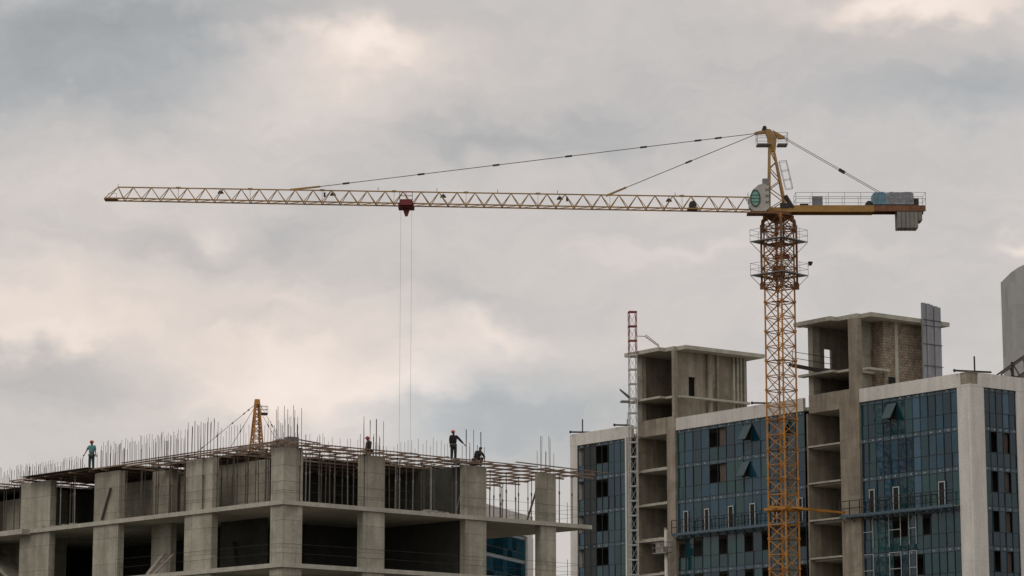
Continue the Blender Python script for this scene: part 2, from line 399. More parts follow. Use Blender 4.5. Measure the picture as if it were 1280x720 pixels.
# rubble on slab edge
for px, s_, lab in ((72, 1.6, 'low row of pale rubble and boards on the slab edge at far left'), (546, .9, 'small heap of rubble on the slab edge between second and third columns')):
    if px < 353: y = L.y(px, .1, ZA); c = (.25, y); dx, dy = .15, s_
    else: x = L.x(px, .1, ZA); c = (x, .25); dx, dy = s_, .15
    m = MB()
    for i in range(16):
        x = c[0]+random.uniform(-dx, dx); y = c[1]+random.uniform(-dy, dy); s = random.uniform(.05, .12); w = L.w(x, y)
        m.box(w.x-s*1.5, w.x+s*1.5, w.y-s, w.y+s, ZA+.003, ZA+.003+s)
    tag(m.build('rubble', M['plank']), lab, 'rubble')

# =================================================================== people
def skin(name, verts, edges, rad, mt, parent, sub=1):
    me = bpy.data.meshes.new(name); me.from_pydata([Vector(v) for v in verts], edges, []); me.materials.append(mt)
    o = bpy.data.objects.new(name, me); COL.objects.link(o); o.parent = parent
    md = o.modifiers.new('skin', 'SKIN'); md.use_smooth_shade = True
    for i, d in enumerate(me.skin_vertices[0].data):
        r = rad[i]; d.radius = r if isinstance(r, tuple) else (r, r)
    me.skin_vertices[0].data[0].use_root = True
    s = o.modifiers.new('sub', 'SUBSURF'); s.levels = sub; s.render_levels = sub
    return o
def person(loc, rz, J, top, low, helmet, label, foot=True):
    """J: joints (local, facing -y): pelvis chest neck head; per side sh el wr, hip kn an"""
    root = empty('person', loc, rz, label, 'person')
    V = []; E = []; Rr = []
    def add(p, r, par=None):
        V.append(Vector(p)); Rr.append(r)
        if par is not None: E.append((par, len(V)-1))
        return len(V)-1
    pe = add(J['pelvis'], (.15, .11)); wa = add((Vector(J['pelvis'])+Vector(J['chest']))/2, (.13, .10), pe); ch = add(J['chest'], (.16, .11), wa)
    nk = add(J['neck'], .055, ch); hb = add(Vector(J['neck']).lerp(Vector(J['head']), .5), .075, nk); hd = add(J['head'], (.08, .10), hb)
    up = (Vector(J['head'])-Vector(J['neck'])).normalized(); ct = add(Vector(J['head'])+up*.08, .06, hd)
    fwd = Vector((0, -1, 0)) if 'face' not in J else Vector(J['face']).normalized()
    ns = add(Vector(J['head'])+fwd*.115-up*.02, .014, hd)
    for s in ('l', 'r'):
        sh = add(J['sh'+s], .06, ch); el = add(J['el'+s], .042, sh); wr = add(J['wr'+s], .028, el)
        d = (Vector(J['wr'+s])-Vector(J['el'+s])).normalized(); side = d.cross(Vector((0, -1, .2))).normalized(); nrm = d.cross(side)
        pl = add(Vector(J['wr'+s])+d*.07, (.034, .018), wr)
        for k, (off, ln) in enumerate(((-.030, .060), (-.010, .075), (.010, .070), (.029, .055))):
            a = add(V[pl]+d*.02+side*off, .0095, pl); b = add(V[a]+d*ln*.55+nrm*.012, .0085, a); add(V[b]+d*ln*.4+nrm*.028, .0075, b)
        a = add(V[wr]+d*.035+side*-.036+nrm*.012, .011, pl); add(V[a]+d*.045+side*-.014+nrm*.016, .0095, a)
        hp = add(J['hip'+s], .09, pe); kn = add(J['kn'+s], .055, hp); an = add(J['an'+s], .038, kn)
        dd = Vector((0, -1, 0)); add(Vector(J['an'+s])+dd*.14+Vector((0,0,-.05)), .032, an)
    skin('body', V, E, Rr, M['skin'], root)
    # shirt
    V, E, Rr = [], [], []
    a = add(Vector(J['pelvis'])+Vector((0,0,.02)), (.20, .15)); b = add((Vector(J['pelvis'])+Vector(J['chest']))/2, (.19, .14), a); c = add(J['chest'], (.215, .15), b); add(Vector(J['chest']).lerp(Vector(J['neck']), .75), .085, c)
    for s in ('l', 'r'):
        sh = add(J['sh'+s], .095, c)
        e = add(Vector(J['sh'+s]).lerp(Vector(J['el'+s]), .8 if top is M['teal'] else 1.0), .074, sh)
        if top is not M['teal']: add(Vector(J['el'+s]).lerp(Vector(J['wr'+s]), .92), .046, e)
    skin('shirt', V, E, Rr, top, root)
    V, E, Rr = [], [], []
    a = add(J['pelvis'], (.17, .125))
    for s in ('l', 'r'):
        h = add(J['hip'+s], .12, a); k = add(J['kn'+s], .092, h); add(Vector(J['kn'+s]).lerp(Vector(J['an'+s]), .95), .078, k)
    skin('trousers', V, E, Rr, low, root)
    for s in ('l', 'r'):
        p = Vector(J['an'+s]); m = MB(); m.ball(p+Vector((0, -.06, -.035)), .055, .15, .055, 8, 6); m.build('boot', M['dark'], root, True)
        e = Vector(J['head'])+fwd*.088+Vector((.032 if s == 'l' else -.032, 0, .01)); MB().ball(e, .012, .012, .012, 6, 4).build('eye', M['dark'], root, True)
    if helmet:
        h = Vector(J['head'])+up*.05; m = MB(); k = 14
        for j in range(5):                         # dome rings
            pass
        m.ball(h+up*.035, .122, .138, .105, 14, 8); m.box(h.x-.09, h.x+.09, h.y-.20, h.y-.08, h.z+.005, h.z+.022)
        m.build('helmet', helmet, root, True)
    else:
        MB().ball(Vector(J['head'])+up*.05, .098, .112, .085, 12, 8).build('hair', M['dark'], root, True)
    return root
ZT = ZF+.235
def stand(lean=0, arms=(.32, .22), legs=(.0, .0)):
    J = dict(pelvis=(0, 0, .93), chest=(0, lean*.6, 1.30), neck=(0, lean*.8, 1.49), head=(0, lean-.02, 1.62))
    for s, k, a, st in (('l', 1, arms[0], legs[0]), ('r', -1, arms[1], legs[1])):
        J['sh'+s] = (k*.19, lean*.7, 1.42); J['el'+s] = (k*(.20+a*.28), lean*.6-.02+st*.3, 1.15); J['wr'+s] = (k*(.20+a*.75), lean*.5-.08+st*.5, .93)
        J['hip'+s] = (k*.09, 0, .88); J['kn'+s] = (k*.10, st-.02, .49); J['an'+s] = (k*.10, st*1.6+.02, .09)
    return J
def on_deck(px, depth_x=None, y=None):
    if y is not None: return (L.x(px, y, ZT+.8), y)
    return (depth_x, L.y(px, depth_x, ZT+.8))
def board_under(x, y, ang=0):
    MB().box(x-.6, x+.6, y-.6, y+.6, .22, .25).build('plywood_sheet', M['joist'], fd)
x, y = on_deck(114.5, depth_x=.45); w = L.w(x, y)
J = stand(arms=(.12, .5), legs=(.03, -.03)); J['wrr'] = (-.46, .02, .98); J['elr'] = (-.33, .0, 1.18)
person((w.x, w.y, ZT+.02), R(-12), J, M['teal'], M['denim'], M['helmet'], 'worker in teal t-shirt, jeans and red helmet walking on the deck edge'); board_under(x, y)
x, y = on_deck(567, y=.9); w = L.w(x, y)
J = stand(arms=(.55, .02), legs=(-.02, .04)); J['wrl'] = (.58, -.12, .98); J['ell'] = (.38, -.05, 1.2); J['head'] = (-.03, -.05, 1.61)
person((w.x, w.y, ZT+.02), R(10), J, M['black'], M['olive'], M['helmet'], 'worker in dark clothes and red helmet standing with one arm held out'); board_under(x, y)
# worker whose head and shoulders show above the boards: stands one step down on a trestle board
x, y = on_deck(461, y=3.0); w = L.w(x, y)
J = stand(arms=(.1, .1)); J['head'] = (0, -.05, 1.60)
MB().box(x-.5, x+.5, y-.5, y+.5, -.33, -.29).build('board', M['plank'], fd)
person((w.x, w.y, ZF-.29), R(-60), J, M['black'], M['black'], M['helmet'], 'worker in red helmet seen only from the chest up behind the boards')
# crouching worker
def crouch():
    J = dict(pelvis=(0, .18, .36), chest=(0, -.06, .70), neck=(0, -.17, .86), head=(0, -.25, .97))
    for s, k in (('l', 1), ('r', -1)):
        J['sh'+s] = (k*.19, -.10, .80); J['el'+s] = (k*.27, -.28, .55); J['wr'+s] = (k*.16, -.45, .38)
        J['hip'+s] = (k*.10, .16, .34); J['kn'+s] = (k*.20, -.25, .46); J['an'+s] = (k*.16, -.02, .09)
    return J
x, y = on_deck(597, y=1.0); w = L.w(x, y)
person((w.x, w.y, ZT-.12), R(40), crouch(), M['black'], M['black'], None, 'bareheaded worker in dark clothes crouching on the deck beside the rebar'); board_under(x, y)

# =================================================================== TOWER CRANES
def lattice(m, pts, w_ch, w_d, zs, cross=True):
    """pts: four plan corners; zs: heights"""
    for (x, y) in pts: m.beam((x, y, zs[0]), (x, y, zs[-1]), w_ch)
    for i in range(4):
        a = pts[i]; b = pts[(i+1) % 4]
        for k in range(len(zs)):
            m.beam((*a, zs[k]), (*b, zs[k]), w_d)
            if k < len(zs)-1:
                m.beam((*a, zs[k]), (*b, zs[k+1]), w_d*.8)
                if cross: m.beam((*b, zs[k]), (*a, zs[k+1]), w_d*.8)
def sq(h, ang):
    return [(h*math.cos(ang+R(90*k)), h*math.sin(ang+R(90*k))) for k in range(4)]
def rails(m, pts, z, h, t=.02, step=1.2, closed=True):
    n = len(pts)
    for i in range(n if closed else n-1):
        a = Vector((*pts[i], z)); b = Vector((*pts[(i+1) % n], z)); u = Vector((0,0,1))
        for k in (.5, 1): m.tube(a+u*h*k, b+u*h*k, t, 4)
        q = max(1, round((b-a).length/step))
        for k in range(q+1): p = a.lerp(b, k/q); m.tube(p, p+u*h, t, 4)

def tower_crane(loc, rz, ztop, label, jib_len=64.0, tilt=.0183, mast_ang=0, detail=True, pyramid=False, trolley_t=33.1, hook_drop=30):
    """origin on the ground; jib along local -x; ztop = slewing ring height"""
    root = empty('tower_crane', loc, rz, label, 'tower crane')
    c = sq(1.41, mast_ang-rz); H = 2.8
    # mast sections hang down from the climbing cage
    z = ztop-.3; k = 0
    while z > .5:
        z0 = max(0, z-H); m = MB(); lattice(m, c, .15, .075, [z0, (z0+z)/2, z])
        for p in c: m.box(p[0]-.13, p[0]+.13, p[1]-.13, p[1]+.13, z0, z0+.18)
        # ladder and rest platform inside
        m.box(-.8, .8, -.35, .35, z0+.1, z0+.14) if k % 2 == 0 else None
        m.beam((.25, .1, z0), (.25, .1, z), .04); m.beam((-.15, .1, z0), (-.15, .1, z), .04)
        m.build('mast_section', M['orange'], root); z = z0; k += 1
    # climbing cage with two platforms
    if detail:
        zc0 = ztop-7.3; cc = sq(1.68, mast_ang-rz); m = MB(); lattice(m, cc, .19, .06, [zc0, zc0+.45, zc0+1.9, zc0+3.1, zc0+4.4, zc0+5.6, ztop-1.2])
        for p in cc: m.box(p[0]-.17, p[0]+.17, p[1]-.17, p[1]+.17, zc0-.1, zc0+.5)
        m.build('climbing_frame', M['rust'], root)
        for zp in (ztop-6.1, ztop-2.85):
            m = MB(); co = sq(2.75, mast_ang-rz); ci_ = sq(1.85, mast_ang-rz)
            for i in range(4):
                a, b, c2, d = co[i], co[(i+1)%4], ci_[(i+1)%4], ci_[i]
                m.prism([(*a, zp), (*b, zp), (*c2, zp), (*d, zp)], (0,0,.08))
                m.beam((*co[i], zp), (*cc[i], zp-1.1), .05)
            q = m.build('work_platform', M['grey'], root)
            mm = MB(); rails(mm, co, zp+.08, 1.1, .018, 1.3); mm.build('railing', M['steel'], q)
        m = MB(); m.box(-.5, .9, -.9, -.5, ztop-4.6, ztop-4.2); m.box(.35, .5, -.6, -.45, ztop-4.2, ztop-1.2); m.build('hydraulic_jack', M['maroon'], root)
        m = MB(); m.box(-.6, .5, -.6, .5, ztop-6.2, ztop-5.2); m.build('pump_unit', M['rust'], root)
        m = MB(); m.tube((2.95, 0, ztop-5.1), (2.95, 0, ztop-4.75), .12, 8, .26); m.beam((2.7, 0, ztop-5.2), (2.95, 0, ztop-4.75), .06); m.build('floodlight', M['dark'], root)
    # slewing ring and turret
    m = MB(); m.tube((0,0,ztop-1.0), (0,0,ztop-.45), .45, 16, 1.2); m.tube((0,0,ztop-.4), (0,0,ztop-.1), 1.3, 20)
    for p in sq(1.62, mast_ang-rz): m.beam((p[0], p[1], ztop-1.9), (p[0]*.93, p[1]*.93, ztop-.75), .26); m.beam((p[0]*.93, p[1]*.93, ztop-.85), (p[0]*.55, p[1]*.55, ztop-.4), .34)
    m.build('slewing_ring', M['rust'], root)
    MB().box(-1.5, 1.2, -.9, .9, ztop-.1, ztop+.35).build('turret', M['ochre'], root)
    zj = ztop+.28
    # tower head
    if pyramid:
        m = MB(); top_ = Vector((0, 0, zj+8.3))
        for sx in (-1, 1):
            for s in (-1, 1):
                m.beam((sx*.85, s*.85, zj), (sx*.22, s*.22, zj+8), .2)
        for k in range(8):
            t0, t1 = k/8, (k+1)/8; h0, h1 = .85-.63*t0, .85-.63*t1; z0, z1 = zj+8*t0, zj+8*t1
            q0 = [(-h0,-h0), (h0,-h0), (h0,h0), (-h0,h0)]; q1 = [(-h1,-h1), (h1,-h1), (h1,h1), (-h1,h1)]
            for i in range(4):
                j = (i+1) % 4; m.beam((*q0[i], z0), (*q0[j], z0), .09); m.beam((*q0[i], z0), (*q1[j], z1), .09)
        m.prism([(-.5, -.3, zj+7.7), (.5, -.3, zj+7.7), (.25, -.3, zj+8.45), (-.25, -.3, zj+8.45)], (0, .6, 0)); m.build('tower_head', M['orange'], root)
        m = MB(); m.box(-.3, .5, .45, 1.4, zj+6.3, zj+6.6); hp = m.build('head_platform', M['dark'], root)
        m = MB(); rails(m, [(-.3, .45), (.5, .45), (.5, 1.4), (-.3, 1.4)], zj+6.6, .9, .03, .8); m.build('railing', M['steel'], hp)
    m = MB()
    if not pyramid:
        for s in (-1, 1):
            m.beam((-.9, s*.75, zj), (-.75, s*.28, zj+6.0), .2); m.beam((.7, s*.75, zj), (-.3, s*.28, zj+5.6), .17)
            n = 6
            for k in range(n):
                t0, t1 = k/n, (k+1)/n
                f = lambda t, s=s: Vector((-.9+.15*t, s*(.75-.47*t), zj+6.0*t)); g = lambda t, s=s: Vector((.7-1.0*t, s*(.75-.47*t), zj+5.6*t))
                m.beam(f(t0), g(t1), .075) if k % 2 == 0 else m.beam(g(t0), f(t1), .075)
        for k in range(1, 6):
            t = k/6; m.beam((-.9+.15*t, -.75+.47*t, zj+6*t), (-.9+.15*t, .75-.47*t, zj+6*t), .07); m.beam((.7-1.0*t, -.75+.47*t, zj+5.6*t), (.7-1.0*t, .75-.47*t, zj+5.6*t), .07)
        m.prism([(-.85, -.3, zj+5.8), (-.2, -.3, zj+5.6), (-.05, -.3, zj+7.0), (-.6, -.3, zj+7.8), (-1.3, -.3, zj+7.9), (-1.1, -.3, zj+7.5), (-.95, -.3, zj+7.1)], (0, .6, 0))
        m.prism([(-1.1, -.2, zj+7.45), (-2.15, -.2, zj+7.35), (-2.15, -.2, zj+7.55), (-1.0, -.2, zj+7.85)], (0, .4, 0))
        m.prism([(.1, -.2, zj+6.9), (.75, -.2, zj+6.95), (.75, -.2, zj+7.1), (-.4, -.2, zj+7.75)], (0, .4, 0))
        hd = m.build('tower_head', M['ochre'], root)
        MB().tube((-1.2, -.35, zj+7.95), (-1.2, .35, zj+7.95), .2, 12).build('sheave', M['dark'], hd)
        m = MB(); zp = zj+6.25; m.box(-1.95, -.62, -.7, .7, zp, zp+.1); m.box(.0, .95, -.7, .7, zp, zp+.1); hp = m.build('head_platform', M['grey'], root)
        m = MB(); rails(m, [(-1.95,-.7), (.95,-.7), (.95,.7), (-1.95,.7)], zp+.1, 1.05, .02, 1.5); m.build('railing', M['steel'], hp)
        m = MB()
        for s in (-.3, .3): m.tube((.15, s, zj+4.7), (.75, s, zj+2.0), .022, 4); m.tube((.85, s, zj+4.75), (1.4, s, zj+2.1), .022, 4)
        for k in range(4): t = k/3; a = (.15+.6*t, zj+4.7-2.7*t); b = (.85+.55*t, zj+4.75-2.65*t); m.tube((a[0], -.3, a[1]), (b[0], -.3, b[1]), .02, 4); m.tube((a[0], .3, a[1]), (b[0], .3, b[1]), .02, 4); m.tube((b[0], -.3, b[1]), (b[0], .3, b[1]), .02, 4)
        m.build('ladder_cage', M['steel'], root)
    # jib
    nb_ = 36; x_root = -2.3; step = (jib_len-2.3)/nb_
    def JP(t, y, up): return Vector((x_root-t, y, zj-.1+t*tilt+up))
    hh = lambda t: 1.32-.12*t/jib_len
    wj = .62
    sections = 9; per = nb_//sections
    for sct in range(sections):
        m = MB(); t0, t1 = sct*per*step, (sct+1)*per*step
        last = sct == sections-1
        for s in (-1, 1): m.beam(JP(t0, s*wj, 0), JP(t1, s*wj, 0), .115)
        m.beam(JP(t0, 0, hh(t0)), JP(t1-(step*.65 if last else 0), 0, hh(t1)), .105)
        m.box(*sorted((JP(t0,0,0).x-.22, JP(t0,0,0).x+.22)), -.1, .1, JP(t0,0,hh(t0)).z-.05, JP(t0,0,hh(t0)).z+.11)
        for k in range(per):
            a = t0+k*step; b = a+step; mid = (a+b)/2
            for s in (-1, 1):
                if not (last and k == per-1):
                    m.beam(JP(a, s*wj, 0), JP(mid, 0, hh(mid)), .058); m.beam(JP(b, s*wj, 0), JP(mid, 0, hh(mid)), .058)
                else: m.beam(JP(a, s*wj, 0), JP(a+step*.35, 0, hh(a)), .06); m.beam(JP(b, s*wj*.9, .1), JP(a+step*.35, 0, hh(a)), .06)
            m.beam(JP(a, -wj, 0), JP(a, wj, 0), .055); m.beam(JP(a, -wj, 0), JP(b, wj, 0), .045)
            if k == 0: m.beam(JP(a, 0, 0), JP(a, 0, hh(a)), .04)
        if last:
            e = JP(t1, 0, 0); m.box(e.x-.1, e.x+1.1, -.66, .66, e.z-.08, e.z+.03); m.beam((e.x+.1, .5, e.z), (e.x+.1, .5, e.z+.7), .03); m.beam((e.x+.9, .5, e.z), (e.x+.9, .5, e.z+.7), .03); m.beam((e.x+.1, .5, e.z+.7), (e.x+.9, .5, e.z+.7), .03); m.tube((e.x, -.2, e.z), (e.x, .2, e.z), .18, 10)
            m.beam(JP(t1-step*.65, 0, hh(t1)), JP(t1-step*.65, 0, hh(t1)+.3), .04)
        m.build('jib_section', M['ochre'], root)
    for tt in (35.8, 30.2, 24.4, 18.7, 7.5):            # little posts on the top chord
        MB().beam(JP(tt, 0, 1.25), JP(tt, 0, 1.65), .05).build('line_post', M['dark'], root)
    for tt in (8.1, 18.5, 29.6, 40.1, 50.8):           # floodlights in the jib
        p = JP(tt, -.1, .78); m = MB(); m.prism([(p.x-.3, p.y, p.z), (p.x+.3, p.y, p.z), (p.x+.13, p.y, p.z+.26), (p.x-.13, p.y, p.z+.26)], (0, .3, 0)); m.beam((p.x, p.y+.15, p.z+.26), (p.x, p.y+.1, p.z+.5), .05); m.build('floodlight', M['dark'], root)
    for tt in (40.9, 17.8):
        p = JP(tt, -.1, .62); MB().box(p.x-.09, p.x+.09, p.y, p.y+.2, p.z, p.z+.42).build('lamp', M['dark'], root)
    p = JP(5.85, 0, .3); m = MB(); m.tube((p.x, -.35, p.z+.15), (p.x, .35, p.z+.15), .36, 14); m.box(p.x-.5, p.x+.5, -.45, .45, p.z-.3, p.z-.15); m.build('trolley_winch', M['dark'], root)
    # pendant ties
    def tie(p, q, fr, r=.035):
        m = MB(); m.tube(p, q, r, 5); o = m.build('pendant_tie', M['wire'], root)
        for f in fr:
            a = Vector(p).lerp(Vector(q), f); d = (Vector(q)-Vector(p)).normalized(); MB().beam(a-d*.33, a+d*.33, .08, .17).build('tie_link', M['dark'], o)
        return o
    head = Vector((-2.15, 0, zj+7.45)) if not pyramid else Vector((-.3, 0, zj+7.9))
    tt = 43.2; q = JP(tt, 0, 1.35); tie(head, q, (.08, .125, .245, .41, .57, .735, .9))
    e = q+(head-q).normalized()*1.9; MB().beam(JP(tt+1.0, 0, 1.25), e, .14, .16).build('tie_anchor', M['ochre'], root)
    tt = 13.9; q = JP(tt, 0, 1.3); h2 = head-Vector((0, 0, .12)); tie(h2, q, (.45,))
    e = q+(h2-q).normalized()*1.9; MB().beam(JP(tt+.2, 0, 1.2), e, .14, .17).build('tie_anchor', M['ochre'], root)
    for s in (-.28, .28): tie((.7 if not pyramid else .3, s, zj+7.0+pyramid*.8), (10.4, s, zj+1.25), (.56,), .028)
    # cab
    m = MB(); y0, y1 = -2.05, -.92; zc_ = ztop
    prof = [(-2.9, zc_+.15), (-2.55, zc_-.25), (-1.4, zc_-.25), (-1.05, zc_+.05), (-1.05, zc_+2.2), (-1.5, zc_+2.4), (-2.0, zc_+2.3), (-2.6, zc_+1.8), (-2.95, zc_+1.0)]
    m.prism([(a, y0, b) for a, b in prof], (0, y1-y0, 0)); cb = m.build('cab', M['cab'], root)
    m = MB(); pts = [(-2.36+.44*math.cos(R(20*k)), y0-.03, zc_+.98+.78*math.sin(R(20*k))) for k in range(18)]
    m.prism(pts, (0, .05, 0)); gl_ = m.build('window', M['cabglass'], cb)
    m = MB()
    for k in range(18):
        a = pts[k]; b = pts[(k+1) % 18]; m.beam((a[0], y0-.06, a[2]), (b[0], y0-.06, b[2]), .08)
    for dz in (-.35, 0, .3): m.beam((-2.78, y0-.05, zc_+.98+dz), (-1.9, y0-.05, zc_+.98+dz), .045)
    m.build('window_frame', M['dark'], gl_)
    MB().box(-3.03, -2.99, y0+.15, y1-.15, zc_+.6, zc_+1.6).build('windscreen', M['cabglass'], cb)
    if not pyramid: MB().box(-1.6, -1.05, -1.8, -1.1, zc_+2.37, zc_+2.95).build('air_conditioner', M['grey'], cb)
    m = MB()
    for dz in (.5, 1.1, 1.7): m.beam((-1.4, y0-.02, zc_+dz), (-1.05, y0-.02, zc_+dz+.25), .06); m.beam((-1.05, y0-.02, zc_+dz), (-1.4, y0-.02, zc_+dz+.25), .06)
    m.build('cab_bracket', M['grey'], cb)
    MB().box(-3.1, -.5, -2.2, -.85, zc_-.5, zc_-.32).build('cab_floor', M['rust'], cb)
    # counter jib
    m = MB(); up = .0
    for s in (-.75, .75): m.box(1.1, 9.0, s-.12, s+.12, ztop-.06, ztop+.56)
    m.box(1.1, 9.0, -.62, .62, ztop+.3, ztop+.36); m.build('counter_jib', M['ochre'], root)
    m = MB()
    for s in (-.75, .75): m.box(9.0, 13.9, s-.12, s+.12, ztop+.0, ztop+.55)
    m.box(9.0, 13.9, -.62, .62, ztop+.2, ztop+.3); m.build('counter_jib', M['rust'], root)
    m = MB(); rails(m, [(1.6, -.95), (13.9, -.95), (13.9, .95), (1.6, .95)], ztop+.58, 1.2, .02, 1.55); m.build('railing', M['steel'], root)
    MB().box(3.2, 4.15, -.8, -.35, ztop+.58, ztop+1.45).build('control_cabinet', M['grey'], root)
    MB().box(2.0, 2.8, -.85, -.3, ztop+.58, ztop+.72).build('control_cabinet', M['dark'], root)
    m = MB(); m.tube((1.3, -.75, ztop+.3), (.6, -.75, ztop+1.5), .22, 8); m.box(.1, 1.0, -1, -.6, ztop+.3, ztop+.75); m.build('slew_motor', M['dark'], root)
    wm = MB(); wm.box(8.9, 13.2, -.8, .8, ztop+.58, ztop+.55); wn = wm.build('hoist_winch', M['dark'], root)
    # lumpy tarpaulins over the winch
    def lump(x0, x1, z0, z1, seed, mt):
        random.seed(seed); m = MB(); n = 10; rows_ = []
        for i in range(n+1):
            x = x0+(x1-x0)*i/n; e_ = 1-.12*(abs(i/n-.5)*2)**8; r = []
            for k in range(9):
                t = math.pi*k/8; r.append((x, -.82*math.cos(t)*(1+random.uniform(-.04,.04)), z0+(z1-z0)*e_*min(1, math.sin(t)*2.8)*(1+random.uniform(-.05,.05))))
            rows_.append(r)
        b0 = len(m.v)
        for r in rows_: m.v += r
        for i in range(n):
            for k in range(8): a = b0+i*9+k; m.f.append((a, a+1, a+10, a+9)); m.m.append(0)
        m.f.append(tuple(range(b0, b0+9))); m.m.append(0); m.f.append(tuple(range(b0+n*9, b0+n*9+9))); m.m.append(0)
        m.build('tarpaulin', mt, wn)
    lump(8.95, 10.2, ztop+.65, ztop+1.85, 3, M['tarpb']); lump(10.2, 12.8, ztop+.65, ztop+1.85, 5, M['tarp'])
    m = MB(); m.box(12.7, 13.3, -.6, .6, ztop+.55, ztop+1.3); m.tube((8.6, -.5, ztop+.75), (8.6, .5, ztop+.75), .33, 12); m.build('winch_motor', M['dark'], wn)
    for k in range(6):
        x = 11.2+k*.4; MB().box(x, x+.36, -.8, .8, ztop-(1.6 if k < 5 else .9), ztop+.3).build('counterweight', M['cwt'], root)
    # trolley and hoist ropes
    p = JP(trolley_t, 0, -.05)
    m = MB(); m.box(p.x-.75, p.x+.75, -.8, .8, p.z-.35, p.z-.15)
    for s in (-.8, .8):
        for dx in (-.6, .6): m.tube((p.x+dx, s-.05, p.z-.05), (p.x+dx, s+.05, p.z-.05), .16, 8); m.beam((p.x+dx, s, p.z-.3), (p.x+dx, s, p.z+.25), .08)
    m.box(p.x-.6, p.x+.6, -1.15, -.75, p.z-.2, p.z+.35); m.prism([(p.x-.35, -.3, p.z-.35), (p.x+.35, -.3, p.z-.35), (p.x+.12, -.3, p.z-1.05), (p.x-.12, -.3, p.z-1.05)], (0, .5, 0))
    tr = m.build('trolley', M['maroon'], root)
    m = MB(); rails(m, [(p.x-.6, -1.15), (p.x+.6, -1.15), (p.x+.6, -.8), (p.x-.6, -.8)], p.z+.35, .75, .02, .6); m.build('railing', M['redp'], tr)
    m = MB(); zb = p.z-hook_drop
    for dx in (-.52, .52): m.tube((p.x+dx, 0, p.z-.5), (p.x+dx*.98, 0, zb), .010, 4)
    m.build('hoist_rope', M['steel'], root)
    m = MB(); m.box(p.x-.55, p.x+.55, -.12, .12, zb-.45, zb); m.tube((p.x, 0, zb-.45), (p.x, 0, zb-.8), .07, 6)
    for k in range(8): a0, a1 = R(90+30*k-30), R(90+30*(k+1)-30); m.tube((p.x+.2*math.cos(a0), 0, zb-1.0+.2*math.sin(a0)), (p.x+.2*math.cos(a1), 0, zb-1.0+.2*math.sin(a1)), .045, 6)
    m.build('hook_block', M['orange'], root)
    return root
DC = 257.0
pc = unproj(973.5, 300, DC); ztop = zat(266, pc.y)
tower_crane((pc.x, pc.y, 0), 0, ztop, 'large ochre hammerhead tower crane, its long jib reaching left across the sky', mast_ang=R(2))
CRANE_X, CRANE_Y = pc.x, pc.y
# second crane far behind the concrete frame
pc2 = unproj(318, 520, 372.0); zh = zat(503, pc2.y)
tower_crane((pc2.x+.9*math.cos(R(113))*-1, pc2.y, 0), R(-67), zh-8.3, 'distant yellow tower crane whose pointed head shows above the concrete frame', mast_ang=R(20), pyramid=True, trolley_t=20, hook_drop=12)

# =================================================================== RIGHT: glass office block
PR = unproj(1212, 481, 245.0)
G = Frame(PR, R(36.6)); ZG = PR.z
HR = (G.z(482, 0, 1.4)-G.z(680.5, 0, 1.4))/4
office = empty('office_building', (PR.x, PR.y, 0), G.ang, 'unfinished blue glass office block with white parapets and two bare concrete stair towers', 'building')
zmid = ZG-8
def yf(px, x=0, z=None): return G.y(px, x, ZG-6 if z is None else z)
yP = yf(1200); y78 = yf(1077); y07 = yf(1008); y46 = yf(846); y97 = yf(797); y22 = yf(723); y15 = yf(716)
PH = 1.18; ZP = ZG+PH
DEP = 17.0
nlev = int(ZG/HR)+1
zl = [ZG-HR*k for k in range(nlev)]
for k, z in enumerate(zl[1:]):
    MB().box(.25, DEP-.3, .5, y22, z-.3, z).build('floor_slab', M['slab'], office)
MB().box(.3, DEP-.3, .3, y15-.2, ZG-.05, ZG+.3).build('roof_slab', M['slab'], office)
# inner walls (room backs)
MB().box(4.6, 4.8, 1.8, y22-.2, 0, ZG-.05).build('inner_wall', M['room2'], office)
MB().box(1.0, 14, 1.6, 1.8, 0, ZG-.05).build('inner_wall', M['room2'], office)
MB().box(.3, 4.6, y22-.5, y22-.3, 0, ZG-.05).build('inner_wall', M['room2'], office)
MB().box(DEP-.4, DEP, .3, y15, 0, ZG+.3).build('back_wall', M['white'], office)
MB().box(0, DEP, y15-.05, y15+.15, 0, ZP-.1).build('end_wall', M['white'], office)
y = y78+1
# piers (white)
MB().box(-.18, 1.62, -.18, yP, 0, ZG-.1).build('pier', M['white'], office)
xr1 = G.x(1230, 0, ZG-6); xr2 = G.x(1271, 0, ZG-6)
MB().box(xr2, xr2+1.6, -.18, .5, 0, ZG-.1).build('pier', M['white'], office)
MB().box(-.18, .5, y22, y15+.2, 0, ZG-.1).build('pier', M['white'], office)
MB().box(DEP-1, DEP+.1, -.18, .5, 0, ZG-.1).build('pier', M['white'], office)
# parapets
def para(x0, x1, y0, y1): MB().box(x0, x1, y0, y1, ZG-.1, ZP).build('parapet', M['white'], office)
para(-.2, .15, yP-.0, y78-.02); para(-.2, .15, y07+.1, y46-.05); para(-.2, .15, y97+.7, y15+.22)
MB().box(-.2, .15, .95, yP-.002, ZG-.1, ZP-.02).build('parapet', M['white'], office)
MB().box(.9, DEP+.1, -.2, .15, ZG-.1, ZP).build('parapet', M['white'], office)
MB().box(-.15, .88, -.12, .93, ZG+.12, ZP-.05).build('corner_upstand', M['tan'], office)
MB().box(-.2, .9, -.2, .95, ZG-.1, ZG+.1).build('corner_cap', M['white'], office)
MB().box(-.2, .9, -.19, .94, ZP-.05, ZP).build('corner_cap', M['conc'], office)

